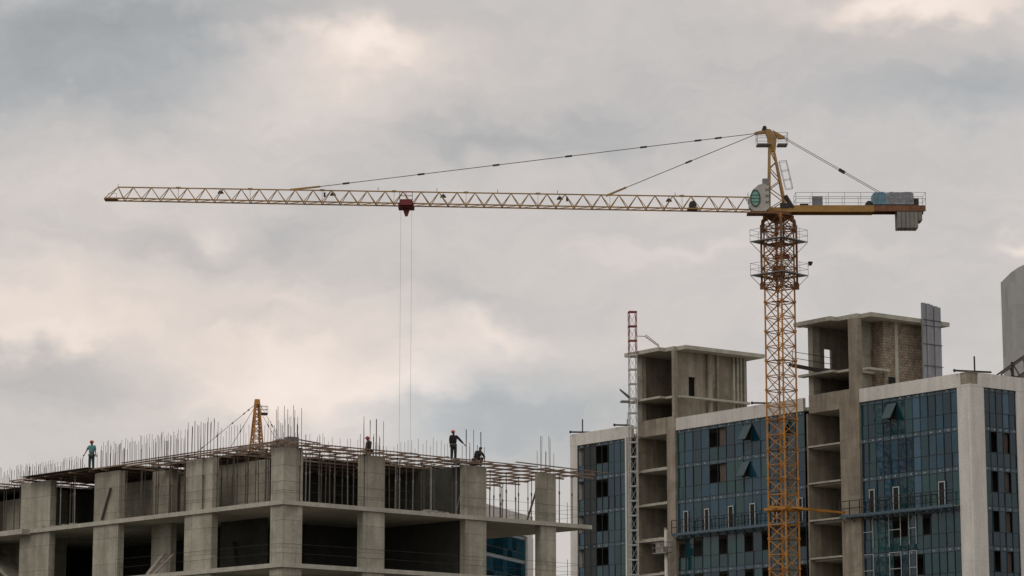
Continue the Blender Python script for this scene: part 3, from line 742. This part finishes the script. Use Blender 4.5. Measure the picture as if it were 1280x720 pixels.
# ---- curtain walls
def curtain(y0, y1, k, ncol, opened=(), boards=(), solid=(), tints=(0, 0, 1, 2, 3), wide=(), plane='y', lowopen=False, seed=0):
    """storey k of a façade strip along local y (plane 'y') or local x (plane 'x')"""
    rnd = random.Random(seed*31+k)
    zt = zl[k]-.02; zb = zt-HR+.04 if k+1 < nlev else .3
    zs = zt-.42                       # bottom of spandrel strip
    zm = zb+(zs-zb)*.40               # transom
    g = MB(); w = (y1-y0)/ncol
    def quad(a, b, z0, z1, x=0., th=.03, tilt=0):
        if plane == 'y': g.hexa([(x, a, z0), (x+th, a, z0), (x+th+tilt, b, z0), (x+tilt, b, z0), (x, a, z1), (x+th, a, z1), (x+th+tilt, b, z1), (x+tilt, b, z1)])
        else: g.hexa([(a, x, z0), (b, x+tilt, z0), (b, x+th+tilt, z0), (a, x+th, z0), (a, x, z1), (b, x+tilt, z1), (b, x+th+tilt, z1), (a, x+th, z1)])
    for c in range(ncol):
        a, b = y0+w*c+.01, y0+w*(c+1)-.01
        t = rnd.choice(tints); g.mi = 4 if c in wide else t
        if c in solid: g.mi = 5; quad(a, b, zb, zt); continue
        quad(a, b, zb, zm-.02, tilt=rnd.uniform(-.03, .03))
        if c in opened: pass
        elif c in boards: g.mi = 6; quad(a, b, zm, zs, x=.25)
        else: quad(a, b, zm, zs, tilt=rnd.uniform(-.03, .03))
        g.mi = 7; quad(a, b, zs+.02, zt, x=-.01)
    g.mi = 8
    for c in range(ncol):
        if rnd.random() < .7:
            a = y0+w*(c+.5)+rnd.uniform(-.2,.2)
            if plane == 'y': g.box(-.06, -.03, a-.05, a+.05, zs+.14, zs+.24)
            else: g.box(a-.05, a+.05, -.06, -.03, zs+.14, zs+.24)
    cw = g.build('curtain_wall', GL+[M['gwall'], M['curtain'], M['span'], M['glint']], office)
    m = MB()
    for c in range(ncol+1):
        a = y0+w*c
        if plane == 'y': m.box(-.05, .035, a-.028, a+.028, zb-.03, zt)
        else: m.box(a-.028, a+.028, -.05, .035, zb-.03, zt)
    for z in (zm-.02, zs, zb-.03):
        if plane == 'y': m.box(-.04, .03, y0, y1, z-.022, z+.022)
        else: m.box(y0, y1, -.04, .03, z-.022, z+.022)
    m.build('mullion', M['mull'], cw)
    return cw, w, zm, zs
nR, nM, nL = 13, 15, 9
def colat(px, y0, y1, n): return int((yf(px)-y0)/((y1-y0)/n))
bands = {}
for k in range(nlev-1):
    # right-hand section
    cR = lambda *p: {colat(q, yP, y78, nR) for q in p}
    opR = {0: set(), 1: set(), 2: set(), 3: cR(1115, 1065), 4: cR(1115, 1160)}.get(k, set())
    if k >= 3: opR = cR(1117, 1125, 1155) if k == 3 else cR(1117, 1150)
    curtain(yP+.02, y78-.05, k, nR, opR, set(), set(), (0, 2, 2, 1, 3) if k < 3 else (1, 3, 1, 2), cR(1142) if k < 3 else (), seed=1)
    cM = lambda *p: {colat(q, y07+.1, y46, nM) for q in p}
    if k < 2: op, bo = cM(892), cM(904)
    elif k == 2: op, bo = set(), set()
    else: op, bo = cM(848, 876, 902, 931, 956, 1000), set()
    curtain(y07+.12, y46-.05, k, nM, op, bo, set(), (0, 0, 1, 2, 3) if k < 3 else (1, 3, 1, 2), (), seed=2)
    cL = lambda *p: {colat(q, y97+.7, y22, nL) for q in p}
    curtain(y97+.75, y22-.02, k, nL, cL(759, 752, 728) , set(), cL(742, 737), (1, 3, 2, 0), (), seed=3)
    curtain(xr1+.02, xr2-.02, k, 5, {1} if k > 0 else set(), {3} if k > 0 else set(), set(), (2, 2, 1), (4-1,) if k == 0 else (), plane='x', seed=4)
    curtain(xr2+1.62, DEP-1.02, k, 6, set(), set(), set(), (2, 1), (), plane='x', seed=5)
# tilted open windows
for px, k in ((936, 0), (933, 1), (983, 0), (1117, 0)):
    c = yf(px); z = zl[k]-.62; w = .62
    m = MB(); m.hexa([(-.06, c-w, z), (-.02, c-w, z), (-.02, c+w, z), (-.06, c+w, z), (-.95, c-w, z-1.5), (-.91, c-w, z-1.5), (-.91, c+w, z-1.5), (-.95, c+w, z-1.5)])
    tw = m.build('open_window', GL[1], office)
    m = MB(); m.beam((-.04, c-w, z), (-.93, c-w, z-1.5), .05); m.beam((-.04, c+w, z), (-.93, c+w, z-1.5), .05); m.beam((-.93, c-w, z-1.5), (-.93, c+w, z-1.5), .05); m.build('frame', M['mull'], tw)
    MB().box(-.075, -.055, c-w, c+w, z-1.5, z).build('opening_shade', M['black0'], office)  # black sheet over the glass, paints the dark behind the open window
# white framed narrow window doors
for px, w in ((858, .36), (884, .36), (914, .4), (941, .4), (969, .3), (1000, .42), (1090, .36), (1120, .42), (1177, .42)):
    c = yf(px); z0 = zl[3]+.12; z1 = z0+2.15
    m = MB(); x0, x1 = -.14, -.055
    m.box(x0, x1, c-w, c-w+.09, z0, z1); m.box(x0, x1, c+w-.09, c+w, z0, z1); m.box(x0-.002, x1, c-w, c+w, z1-.002, z1+.1)
    wf = m.build('window_frame', M['wf'], office)
    MB().box(-.10, -.06, c-w+.09, c+w-.09, z0, z1-.01).build('window_pane', M['black0'], wf)
# thin light frames round unfinished bays (lower right section)
for px, k in ((1070, 3), (1117, 3), (1070, 4), (1117, 4), (1139, 3), (1139, 4)):
    c = yf(px if px != 1070 else 1083); w = .75 if px != 1139 else .45; zt = zl[k]-.1; zb = zl[k+1]+.5 if k+1 < nlev else 1
    m = MB()
    for y in (c-w, c+w): m.box(-.1, -.052, y-.03, y+.03, zb, zt)
    for z in (zt, (zt+zb)/2): m.box(-.102, -.054, c-w, c+w, z-.03, z+.03)
    m.build('window_frame', M['wf'], office)

# ---- walkway on the facade
def walkway(y0, y1, label):
    o = empty('walkway', (G.w(-.55, (y0+y1)/2).x, G.w(-.55, (y0+y1)/2).y, zl[3]), G.ang, label, 'walkway'); h = (y1-y0)/2
    MB().box(-.45, .38, -h, h, -.06, .0).build('deck', M['plank'], o)
    MB().box(-.5, -.45, -h, h, -.16, .1).build('toe_board', M['span'], o)
    m = MB(); n = int(2*h/1.3)
    for k in range(n+1): y = -h+2*h*k/n; m.beam((-.44, y, 0), (-.44, y, 1.4), .075); m.beam((-.4, y, -.06), (.36, y, -.6), .05)
    for z in (.7, 1.4): m.beam((-.44, -h, z), (-.44, h, z), .07)
    m.build('railing', M['dark'], o)
walkway(y07+.3, y46-.3, 'cluttered walkway with dark railing along the middle glass facade'); walkway(yP+.1, yf(1058), 'walkway with dark railing along the right-hand glass facade')

# ---- stair towers
def tower(near, col, col2, left, side_cut, side_end, roof_c, roof_py, mid_py, par_t, par_b, parpx, roof_l, roof_r, door, wmat, label, two):
    X0 = -.3
    yn = G.y(near, X0, ZG-3); yc = G.y(col, X0, ZG-3); yl = G.y(left, X0, ZG+3)
    zr = G.z(roof_py, X0, yn-1.4); zm_ = G.z(mid_py, X0, yn); zpt = G.z(par_t, X0, G.y(parpx, X0, ZG)); zpb = G.z(par_b, X0, G.y(parpx, X0, ZG))
    xc0 = G.x(side_cut[0], yn, ZG+3); xs1 = G.x(side_cut[1], yn+.0, ZG+3); xe = G.x(side_end, yn, ZG+3)
    T = .4
    yc2 = G.y(col2, X0, ZG+3)
    core = MB().box(X0, xc0, yn, yc, 0, zpt).box(X0, xc0, yn, yc2, zpt, zr-T).build('stair_tower', M['tan'], office)
    P_ = lambda m, n, mt: m.build(n, M[mt], core)
    # far-left upright and wall (with a hole in the big tower)
    lw = .45
    if two:
        # wall on plane y=yl with a window opening
        hx0, hx1 = G.x(1031, yl, ZG+3), G.x(1040, yl, ZG+3); hx0, hx1 = min(hx0, hx1), max(hx0, hx1)
        za, zb_ = G.z(460, hx0, yl), G.z(436, hx0, yl)
        m = MB().box(X0+.9, hx0, yl, yl+.25, zm_, zr-T).box(hx1, xe, yl, yl+.25, zm_, zr-T).box(hx0, hx1, yl, yl+.25, zb_, zr-T).box(hx0, hx1, yl, yl+.25, zm_, za)
        P_(m, 'far_wall', 'tan'); P_(MB().box(X0+.9, xe, yl, yl+.25, ZG, zm_-.2), 'far_wall', 'tan')
        P_(MB().box(X0, X0+.9, yl-lw, yl+.25, zpt, zr-T), 'column', 'conc')
    else:
        P_(MB().box(X0+.6, xe, yl, yl+.25, ZG, zr-T), 'far_wall', 'tan'); P_(MB().box(X0, X0+.6, yl-lw, yl+.25, zpt, zr-T), 'column', 'conc')
    # roof with front canopy, notch at the column, side overhang
    ov = 1.35
    P_(MB().box(X0, xc0, yn, yl+1.0, zr-T, zr).box(xc0, G.x(roof_r, yn-ov, zr), yn-ov, yl+1.0, zr-T, zr).box(X0-.9, X0, yc+.1, yl+1.3, zr-T, zr), 'roof_slab', 'slab')
    # mid slab and small canopies
    P_(MB().box(X0, xe, yc2+.02, yl, zm_-.22, zm_).box(X0-.8, X0, yc+.1, yl+.9, zm_-.2, zm_+.02), 'floor_slab', 'slab')
    P_(MB().box(xc0+.02, (xs1 if two else xe-.1), yn-(.8 if two else .5), yn-.001, zm_-.22, zm_), 'canopy', 'slab')
    # front parapet below the open storey
    P_(MB().box(X0, X0+.25, yc+.01, yl+.3, zpb, zpt), 'parapet_wall', 'tan')
    P_(MB().box(X0+.25, 5, yc+.01, yl+.25, zpb-.02, zpb+.22), 'floor_slab', 'slab')
    # side: recess back wall with a door hole, then the long wall
    rb = yn+(1.6 if two else .35)
    d0, d1 = sorted((G.x(door[0], rb, ZG+4), G.x(door[1], rb, ZG+4))); dz = zm_+2.15
    P_(MB().box(xc0, d0, rb, rb+.2, ZG+.3, zr-T).box(d1, xs1, rb, rb+.2, ZG+.3, zr-T).box(d0, d1, rb, rb+.2, dz, zr-T).box(d0, d1, rb, rb+.2, ZG+.3, zm_), 'recess_wall', wmat if not two else 'conc')
    MB().box(d0, d1, rb+.5, rb+.55, zm_, dz).build('door_shade', M['black0'], core)  # black sheet painting the shade inside the door hole
    if two:
        x1 = G.x(1121, yn, ZG+3)
        P_(MB().box(xs1, xe, yn, yn+.25, ZG+.3, zr-T), 'block_wall', 'block')
        P_(MB().box(xs1, xs1+.25, yn+.25, rb, ZG+.3, zr-T), 'block_wall', 'block')
        P_(MB().box(x1-.2, x1+.2, yn-.07, yn, ZG+.3, zr-T), 'column', 'slab')
        x2, x3 = G.x(1111, yn, ZG+1), G.x(1120, yn, ZG+1)
        MB().box(x2, x3, yn-.012, yn, ZG+1.5, ZG+2.7).build('window', M['black0'], core)  # black sheet painting the dark of the window hole
        # profiled metal cladding strips rising above the roof
        xa = G.x(1153.5, yn-ov-.15, ZG+5); xb = G.x(1177, yn-ov-.15, ZG+5); zt_ = G.z(380, xa, yn-.5); n = 5
        for i in range(n):
            w = (xb-xa)/n; a = xa+w*i; m = MB(); m.box(a, a+w-.06, yn-ov-.25-.1*(i % 2), yn-ov-.05, ZG+.3, zt_-.0-.06*(i > 2)-.05*i)
            m.build('cladding_panel', M['pgrey'], core)
        m = MB()
        for z in (zr-.7, zr-2.5, zr-4.6, zt_-1.7): m.box(xa-.05, xb, yn-ov-.38, yn-ov-.35, z, z+.06)
        m.build('cladding_rail', M['dark'], core)
    else:
        x1 = G.x(888.5, yn, ZG+3)
        P_(MB().tube((x1, yn+.1, ZG+.3), (x1, yn+.1, zr-T), .27, 14), 'column', 'conc')
        xw = G.x(891, yn, ZG+3)
        P_(MB().box(xs1, xe, yn+.35, yn+.55, ZG+.3, zr-T), 'side_wall', 'tan')
        for px in (899, 919, 924, 928, 933): xx = G.x(px, yn, ZG+3); P_(MB().box(xx-.13, xx+.13, yn+.1, yn+.35, ZG+.3, zr-T), 'wall_rib', 'conc')
    # back walls so the interior is closed
    P_(MB().box(xe-.01, xe+.2, rb if not two else yn, yl+.25, ZG+.3, zr-T), 'back_wall', 'tan')
    # stub wall inside low storey
    P_(MB().box(X0+2.2, X0+2.4, yc+.5, yl-.3, zpb+.22, zpb+1.6), 'inner_wall', 'conc')
    # loggia below the parapet : far side wall, back wall, slabs
    ylg = G.y(left-2, X0, ZG-6)
    P_(MB().box(X0, 5.2, ylg, ylg+.2, 0, zpb), 'loggia_wall', 'tan'); P_(MB().box(5.0, 5.2, yc, ylg, 0, zpb), 'loggia_wall', 'conc')
    if two: P_(MB().box(X0, 0.0, yn-.001, yc, 0, 1), 'plinth', 'conc')
    z = zpb
    ks = (552.5, 599, 646, 694) if two else (585, 628, 673, 716)
    zz = [G.z(q, X0, yc) for q in ks]
    h = (zz[0]-zz[-1])/3
    zc_ = list(zz)
    while zc_[-1]-h > .5: zc_.append(zc_[-1]-h)
    for i, z in enumerate(zc_):
        o = P_(MB().box(X0-.03, 5.0, yc+.01, ylg-.01, z-.16, z), 'loggia_slab', 'slab')
    return dict(X0=X0, yn=yn, yc=yc, yl=yl, ylg=ylg, zs=zc_, zr=zr, zm=zm_, zpt=zpt)
T2 = tower(1074, 1050, 1061, 1013, (1078, 1105), 1160, 1084, 389, 459, 489, 512, 1045, 998, 1187, (1089, 1096), 'conc', '', True)
T1 = tower(844, 833.5, 840, 799, (847, 884), 935, 856, 430.5, 494, 522.5, 543, 828, 779, 956, (861, 869.5), 'tan', '', False)
def at(fr, x, y, z): w = fr.w(x, y); return (w.x, w.y, z)
# rubble heaps in the loggias
i = 0
for T, n in ((T1, 4),):
    for k in range(n):
        m = MB(); z = T['zs'][k]
        for q in range(14):
            s = random.uniform(.06, .2); x = random.uniform(-.3, .8); y = random.uniform(-.9, .9); m.box(x-s, x+s, y-s*1.6, y+s*1.6, 0, s*random.uniform(.6, 1.8))
        o = m.build('rubble_heap', M['plank']); o.location = at(G, T['X0']+.9, (T['yc']+T['ylg'])/2, z+.002); o.rotation_euler.z = G.ang
        tag(o, ['small rubble heap on the highest open floor of the left stair tower', 'rubble heap on the second open floor down the left stair tower', 'rubble heap on the third open floor down the left stair tower', 'rubble heap on the lowest visible floor of the left stair tower'][k], 'rubble', 'rubble on the stair tower floors')
# grey render return strip left of the hoist
yh = yf(786.5); MB().box(-.5, .1, yf(788), yh+.05, 0, G.z(547, 0, yh)).build('white_fin', M['white'], office)

# ---- construction hoist mast
hy = G.y(792, -1.6, ZG-4); hw = G.w(-1.6, hy); zt = zat(389.5, hw.y)
ho = empty('hoist_mast', (hw.x, hw.y, 0), R(8), 'slim lattice hoist mast, red at its top, beside the left stair tower', 'hoist')
z = 0; hc = [(-.38, -.38), (.38, -.38), (.38, .38), (-.38, .38)]
red_from = zat(445, hw.y); H = 1.5; n = int(zt/ H); H = zt/n
for k in range(n):
    m = MB(); lattice(m, hc, .07, .04, [k*H, (k+1)*H], cross=False); [m.beam((*hc[i], (k+1)*H-.05), (*hc[(i+1) % 4], (k+1)*H-.05), .11) for i in range(4)]
    m.build('mast_section', M['redp'] if (k+.5)*H > red_from else M['psteel'], ho)
m = MB(); p0 = Vector((.4, 0, zat(420, hw.y))); p1 = Vector((1.3, 0, zat(420, hw.y))); p2 = Vector((2.9, .4, zat(432, hw.y)))
m.beam(p0, p1, .06); m.beam(p1, p2, .07); m.beam(p1+Vector((.1,0,.16)), p2+Vector((0,0,.15)), .05)
for k in range(6): a = p1.lerp(p2, k/6); m.beam(a, a+Vector((.15, 0, .17)), .03)
m.build('tie_arm', M['rust'], ho)
for py in (500, 545, 590, 640, 690):
    zz = zat(py, hw.y); m = MB(); m.beam((.3, 0, zz), (1.1, .9, zz), .07); m.build('wall_tie', M['steel'], ho)
m = MB(); zz = zat(499, hw.y); m.hexa([(-1.5, -.5, zz+.9), (-1.3, .4, zz+.9), (-.4, .4, zz+.1), (-.4, -.5, zz+.1), (-1.5, -.5, zz+1.05), (-1.3, .4, zz+1.05), (-.4, .4, zz+.25), (-.4, -.5, zz+.25)])
m.box(-1.3, -.4, -.5, .5, zz-.35, zz-.2); m.build('landing_flap', M['grey'], ho)
# cable guide beside mast
m = MB(); m.tube((-.55, 0, 0), (-.55, 0, zat(515, hw.y)), .035, 5); m.build('cable_guide', M['psteel'], ho)

# ---- suspended platform with post
gy = G.y(828, -1.9, ZG-13); gw = G.w(-1.9, gy); gz = zat(692, gw.y)
go = empty('suspended_platform', (gw.x, gw.y, gz), G.ang, 'pale suspended work platform hanging at the foot of the left stair tower column', 'platform')
m = MB(); m.box(-.4, .4, -1.1, 1.1, 0, .1); g0 = m.build('platform_floor', M['steel'], go)
m = MB(); rails(m, [(-.4,-1.1), (.4,-1.1), (.4,1.1), (-.4,1.1)], .1, 1.0, .03, .55); m.build('railing', M['steel'], go)
m = MB(); m.box(-.3, .3, -.5, .7, .1, .7); m.box(-.2, .3, .1, .8, .7, 1.05); m.build('bagged_load', M['plank'], go)
for s in (-.9, .9): MB().tube((0, s, 1.1), (0, s, ZP-gz), .012, 4).build('suspension_rope', M['wire'], go)
pw = G.w(-1.5, G.y(833, -1.5, ZG-13)); o = empty('white_pipe', (pw.x, pw.y, 0), 0, 'thick white vertical pipe right of the suspended platform', 'pipe')
MB().tube((0,0,0), (0,0,zat(662, pw.y)), .2, 12).build('pipe_shaft', M['white'], o); MB().tube((0,0,zat(662, pw.y)), (0,0,zat(661, pw.y)+.1), .23, 12).build('pipe_collar', M['steel'], o)

# ---- rooftop outriggers
def outrigger(px, py, ux, uy, ln, post, label):
    """steel beam jutting out over the parapet with a post and counterweight"""
    y = G.y(px, -.6, ZP+.3); w = G.w(-.6, y); z = ZP+.12
    o = empty('outrigger_beam', (w.x, w.y, z), 0, label, 'outrigger'); a = math.atan2(uy, ux)
    d = Vector((math.cos(a), math.sin(a), 0)); m = MB(); m.beam((0,0,.1), d*ln+Vector((0,0,.1)), .14, .16); m.build('beam', M['dark'], o)
    m = MB(); m.ball((0,0,.1), .13, .13, .16, 8, 6); m.build('end_sheave', M['dark'], o)
    if post:
        MB().beam(d*ln*.55+Vector((0,0,.1)), d*ln*.55+Vector((0,0,1.5)), .13).build('post', M['dark'], o)
        pass
    else: MB().beam(d*ln*.8+Vector((0,0,.1)), d*ln*.8+Vector((0,0,.75)), .08).build('post', M['dark'], o)
outrigger(713, 0, 1, .12, 2.4, True, 'dark outrigger beam with a post on the leftmost end of the white parapet')
outrigger(768, 0, 1, .1, 1.7, False, 'short dark outrigger beam on the parapet just left of the hoist mast')
outrigger(940, 0, 1, .1, 3.2, False, 'low outrigger beam on the parapet left of the crane mast')
outrigger(1193, 0, .96, .3, 3.7, True, 'outrigger beam with a tall post over the white corner pier')
# pipes / rail structure at far right roof
w = G.w(G.x(1262, .6, ZP+.5), .6); o = empty('roof_cradle', (w.x, w.y, ZG+.3), R(20), 'slanting dark steel frame standing on the white parapet at the right edge', 'steel frame')
m = MB()
for s in (0, .9):
    m.beam((-.9, s, 1.2), (3.6, s, 4.2), .14); m.beam((-.2, s, .3), (4.2, s, 2.9), .14); m.beam((-.9, s, 1.2), (-.2, s, .3), .12)
    for t in (.3, .62): m.beam((-.9+4.5*t, s, 1.2+3*t), (-.2+4.4*t, s, .3+2.6*t), .1)
m.build('frame', M['prop'], o); m = MB(); m.beam((.3, 0, 0), (.3, 0, 2.4), .2); m.beam((1.6, 0, 0), (1.6, 0, 2.6), .1); m.beam((-2.6, .4, 1.0), (2.2, .4, 1.15), .08); m.build('post', M['dark'], o)
# loading platform beam from the big tower
w = G.w(T2['X0'], G.y(1040, T2['X0'], T2['zm'])); z = T2['zm']
o = empty('loading_platform', (w.x, w.y, z), 0, 'dark cantilevered loading beam with handrail sticking out of the right stair tower toward the mast', 'platform')
m = MB(); m.beam((.2, .6, -.02), (-4.2, -.9, .55), .22, .28); m.beam((.2, 1.4, .0), (-3.8, .2, .55), .16, .2); m.build('beam', M['dark'], o)
m = MB()
for h in (.75, 1.35): m.tube((-.1, .2, h), (-3.9, -.9, h+.45), .03, 4)
for t in (.98,): m.tube((-3.85, -.9, .5), (-3.85, -.9, 1.85), .03, 4)
m.build('railing', M['dark'], o)
# crane tie to the building
a = Vector((CRANE_X, CRANE_Y, zat(637, CRANE_Y))); yb = G.y(1056, -.9, a.z); b = G.w(-.9, yb); zb = G.z(641, -.9, yb)
o = empty('mast_tie', (a.x, a.y, a.z), 0, 'orange tie bar joining the crane mast to the right-hand facade', 'tie bar')
m = MB(); m.beam((-1.6, -1.2, .15), (1.6, -1.2, .05), .16, .2); m.beam((0, -1.5, .1), (b.x-a.x, b.y-a.y, zb-a.z), .16, .22); m.beam((1.2, -.3, .1), (b.x-a.x-1.8, b.y-a.y-.3, zb-a.z-.02), .1, .1); m.build('tie_strut', M['orange'], o)
m = MB(); sqp = [(-1.75, 0), (0, -1.75), (1.75, 0), (0, 1.75)]
for i in range(4): m.beam((*sqp[i], 0), (*sqp[(i+1) % 4], 0), .18, .25)
m.build('tie_collar', M['orange'], o)

# =================================================================== background buildings
pb = unproj(1296, 420, 420.0); zt = zat(343, pb.y)
o = empty('pale_tower', (pb.x, pb.y, 0), 0, 'plain grey tower with a curved top edge at the far right of the sky', 'building')
rr = (1296-1260)/F*416
m = MB(); pts = []
W = 14; n = 14
for k in range(n+1):
    t = math.pi*k/n; pts.append((W/2-rr*1.0-W/2+ -0 + (W/2+0)*(1-math.cos(t))*1.0, 0))
prof = [(-rr, 0)]; 
for k in range(13):
    u = k/12; prof.append((-rr+u*14, zt-0.4+2.3*math.sin(u*math.pi)**.8))
prof.append((-rr+14, 0))
m.prism([(x, -4, z) for x, z in prof], (0, 9, 0)); m.build('tower_shell', M['render'], o)
m = MB()
for k in range(int(zt/4)): m.box(-rr+1.2, -rr+12.5, -4.05, -4.0, k*4+1.2, k*4+1.35)
pbn = unproj(664, 700, 400.0)
FB = Frame(pbn, R(71.5)); o = empty('distant_office', (pbn.x, pbn.y, 0), FB.ang, 'distant white and blue glass office seen under the slab of the concrete frame', 'building')
ztb = zat(646, pbn.y); BL = 34.0
MB().box(-BL, 0, .15, 10, 0, ztb-.8).build('body', M['render'], o)
MB().box(-BL, 0, -.25, 10, ztb-3.2, ztb).build('parapet', M['white'], o)
MB().box(-2.6, .1, -.3, .6, 0, ztb-3.2).build('pier', M['white'], o)
z = ztb-3.3
while z > 3:
    g = MB()
    for c in range(15):
        a = -BL+.2+c*2.08
        g.mi = random.choice((0, 1, 2, 0)); g.box(a, a+1.98, 0, .1, z-2.3, z-.5)
        g.mi = random.choice((1, 2)); g.box(a, a+1.98, 0, .1, z-3.35, z-2.4)
    wb = g.build('window_band', GD, o); MB().box(-BL, -2.7, -.05, .1, z-.42, z-.02).build('spandrel', M['span'], wb); z -= 3.5

# =================================================================== world, sun
world = bpy.data.worlds.new('World'); scene.world = world; world.use_nodes = True
nt = world.node_tree; n = nt.nodes; l = nt.links; n.clear()
out = n.new('ShaderNodeOutputWorld'); bg = n.new('ShaderNodeBackground'); bg.inputs['Strength'].default_value = .1; l.new(bg.outputs[0], out.inputs[0])
SUN_EL, SUN_AZ = R(42), R(215)        # azimuth measured clockwise from +y
sky = n.new('ShaderNodeTexSky'); sky.sky_type = 'NISHITA'; sky.sun_disc = False; sky.sun_elevation = SUN_EL; sky.sun_rotation = SUN_AZ
tc = n.new('ShaderNodeTexCoord')
def vm(op, a, b=None, sc=None):
    x = n.new('ShaderNodeVectorMath'); x.operation = op
    for i, s in enumerate((a, b)):
        if s is None: continue
        if isinstance(s, (tuple, Vector)): x.inputs[i].default_value = tuple(s)
        else: l.new(s, x.inputs[i])
    if sc is not None: x.inputs['Scale'].default_value = sc
    return x
def mt(op, a, b=None, c=None, clamp=False):
    x = n.new('ShaderNodeMath'); x.operation = op; x.use_clamp = clamp
    for i, s in enumerate((a, b, c)):
        if s is None: continue
        if isinstance(s, (int, float)): x.inputs[i].default_value = s
        else: l.new(s, x.inputs[i])
    return x.outputs[0]
def nz(vec, scale, det=4, rough=.5, off=(0,0,0), stretch=(1,1,1)):
    mp = n.new('ShaderNodeMapping'); mp.inputs['Location'].default_value = off; mp.inputs['Scale'].default_value = stretch; l.new(vec, mp.inputs[0])
    t = n.new('ShaderNodeTexNoise'); t.inputs['Scale'].default_value = scale; t.inputs['Detail'].default_value = det; t.inputs['Roughness'].default_value = rough
    l.new(mp.outputs[0], t.inputs[0]); return t
dirv = vm('NORMALIZE', tc.outputs['Generated']).outputs[0]
wn = nz(dirv, 20, 4, .55, (0, 0, 0), (1, 1, 1.6)); wn2 = nz(dirv, 80, 4, .5, (4, 2, 9))
warp = vm('SCALE', vm('SUBTRACT', wn.outputs['Color'], (.5, .5, .5)).outputs[0], None, .050).outputs[0]
warp2 = vm('SCALE', vm('SUBTRACT', wn2.outputs['Color'], (.5, .5, .5)).outputs[0], None, .012).outputs[0]
wd = vm('ADD', vm('ADD', dirv, warp).outputs[0], warp2).outputs[0]
def blob(px, py, rx, amp, ry=None):
    """cloud lump: centre direction, radii in pixels of arc"""
    ry = ry or rx*.6
    c = (unproj(px, py, 1.0)-Vector((0,0,CZ))).normalized()
    d = vm('SUBTRACT', wd, c).outputs[0]; d = vm('MULTIPLY', d, (F/rx, F/rx*.5, F/ry)).outputs[0]
    q = vm('DOT_PRODUCT', d, d).outputs['Value']
    e = mt('POWER', 2.718, mt('MULTIPLY', q, -1.0)); return mt('MULTIPLY', e, amp)
def total(bl):
    s = None
    for b in bl:
        v = blob(*b); s = v if s is None else mt('ADD', s, v)
    return s
# brightness lumps
bri = total([(470, 68, 60, .36, 36), (400, 95, 150, .15, 60), (360, 150, 120, .07, 40), (1130, 8, 100, .42, 22), (1250, 5, 60, .12, 25), (1272, 312, 50, .28, 14), (850, 318, 100, .13, 16), (1070, 320, 35, .10, 12),
             (280, 295, 40, .16, 20), (120, 235, 170, .09, 50), (60, 345, 130, .13, 40), (30, 425, 80, .16, 22), (120, 415, 70, .10, 18), (430, 460, 200, .27, 45), (330, 510, 160, .26, 38), (60, 390, 180, .12, 45), (250, 420, 200, .08, 60), (620, 425, 70, .22, 18), (520, 490, 70, .16, 25), (380, 380, 140, .10, 22),
             (60, 55, 210, -.29, 60), (300, 22, 240, -.17, 34), (110, 130, 170, -.10, 45), (600, 190, 130, -.15, 32), (720, 150, 140, -.15, 45), (1230, 120, 150, -.17, 36), (950, 90, 170, -.06, 34), (1050, 60, 120, -.05, 20),
             (230, 312, 100, -.11, 20), (360, 285, 70, -.11, 34), (560, 370, 130, -.10, 25), (95, 480, 110, -.16, 36), (600, 515, 95, -.15, 45), (710, 540, 140, -.12, 60), (300, 405, 90, -.05, 20), (60, 290, 80, -.05, 20), (800, 420, 140, .04, 50)])
wrm = total([(200, 400, 380, .22, 120), (470, 80, 140, .2, 60), (600, 520, 150, -.45, 60), (60, 60, 250, -.25, 80), (1130, 8, 130, .3, 40), (1230, 130, 150, -.2, 40)])
n1 = nz(wd, 18, 8, .58, (3, 1, 2), (1, 1, 3.4)); n2 = nz(wd, 6.5, 6, .5, (7, 4, 1), (1, 1, 2.2)); n3 = nz(wd, 60, 7, .62, (1, 5, 2), (1, 1, 2.2))
nn = mt('ADD', mt('MULTIPLY', mt('SUBTRACT', n1.outputs[0], .5), .24), mt('MULTIPLY', mt('SUBTRACT', n2.outputs[0], .5), .10))
nn = mt('ADD', nn, mt('MULTIPLY', mt('SUBTRACT', n3.outputs[0], .5), .11))
br = mt('ADD', bri, nn)
val = mt('MAXIMUM', mt('ADD', 1.0, br), .45)
wfac = mt('ADD', mt('MULTIPLY_ADD', br, 1.5, .50), wrm, clamp=True)
mx = n.new('ShaderNodeMix'); mx.data_type = 'RGBA'; l.new(wfac, mx.inputs[0])
K = 6.05
mx.inputs[6].default_value = (.895*K, .915*K, .925*K, 1); mx.inputs[7].default_value = (1.125*K, .975*K, .875*K, 1)
cl = vm('SCALE', mx.outputs[2]); l.new(val, cl.inputs['Scale'])
fm = n.new('ShaderNodeMix'); fm.data_type = 'RGBA'; fm.inputs[0].default_value = .94; l.new(sky.outputs[0], fm.inputs[6]); l.new(cl.outputs[0], fm.inputs[7])
l.new(fm.outputs[2], bg.inputs['Color'])
sl = bpy.data.lights.new('sun', 'SUN'); sl.energy = .6; sl.angle = R(25); sl.color = (1, .93, .84)
so = bpy.data.objects.new('sun', sl); COL.objects.link(so)
sd = Vector((math.sin(SUN_AZ)*math.cos(SUN_EL), math.cos(SUN_AZ)*math.cos(SUN_EL), math.sin(SUN_EL)))
so.rotation_euler = sd.to_track_quat('Z', 'Y').to_euler()

vs = scene.view_settings; vs.view_transform = 'Standard'; vs.look = 'None'; vs.exposure = 0; vs.gamma = 1; vs.use_curve_mapping = False
scene.render.engine = 'CYCLES'
scene.render.resolution_x = 1024; scene.render.resolution_y = 576
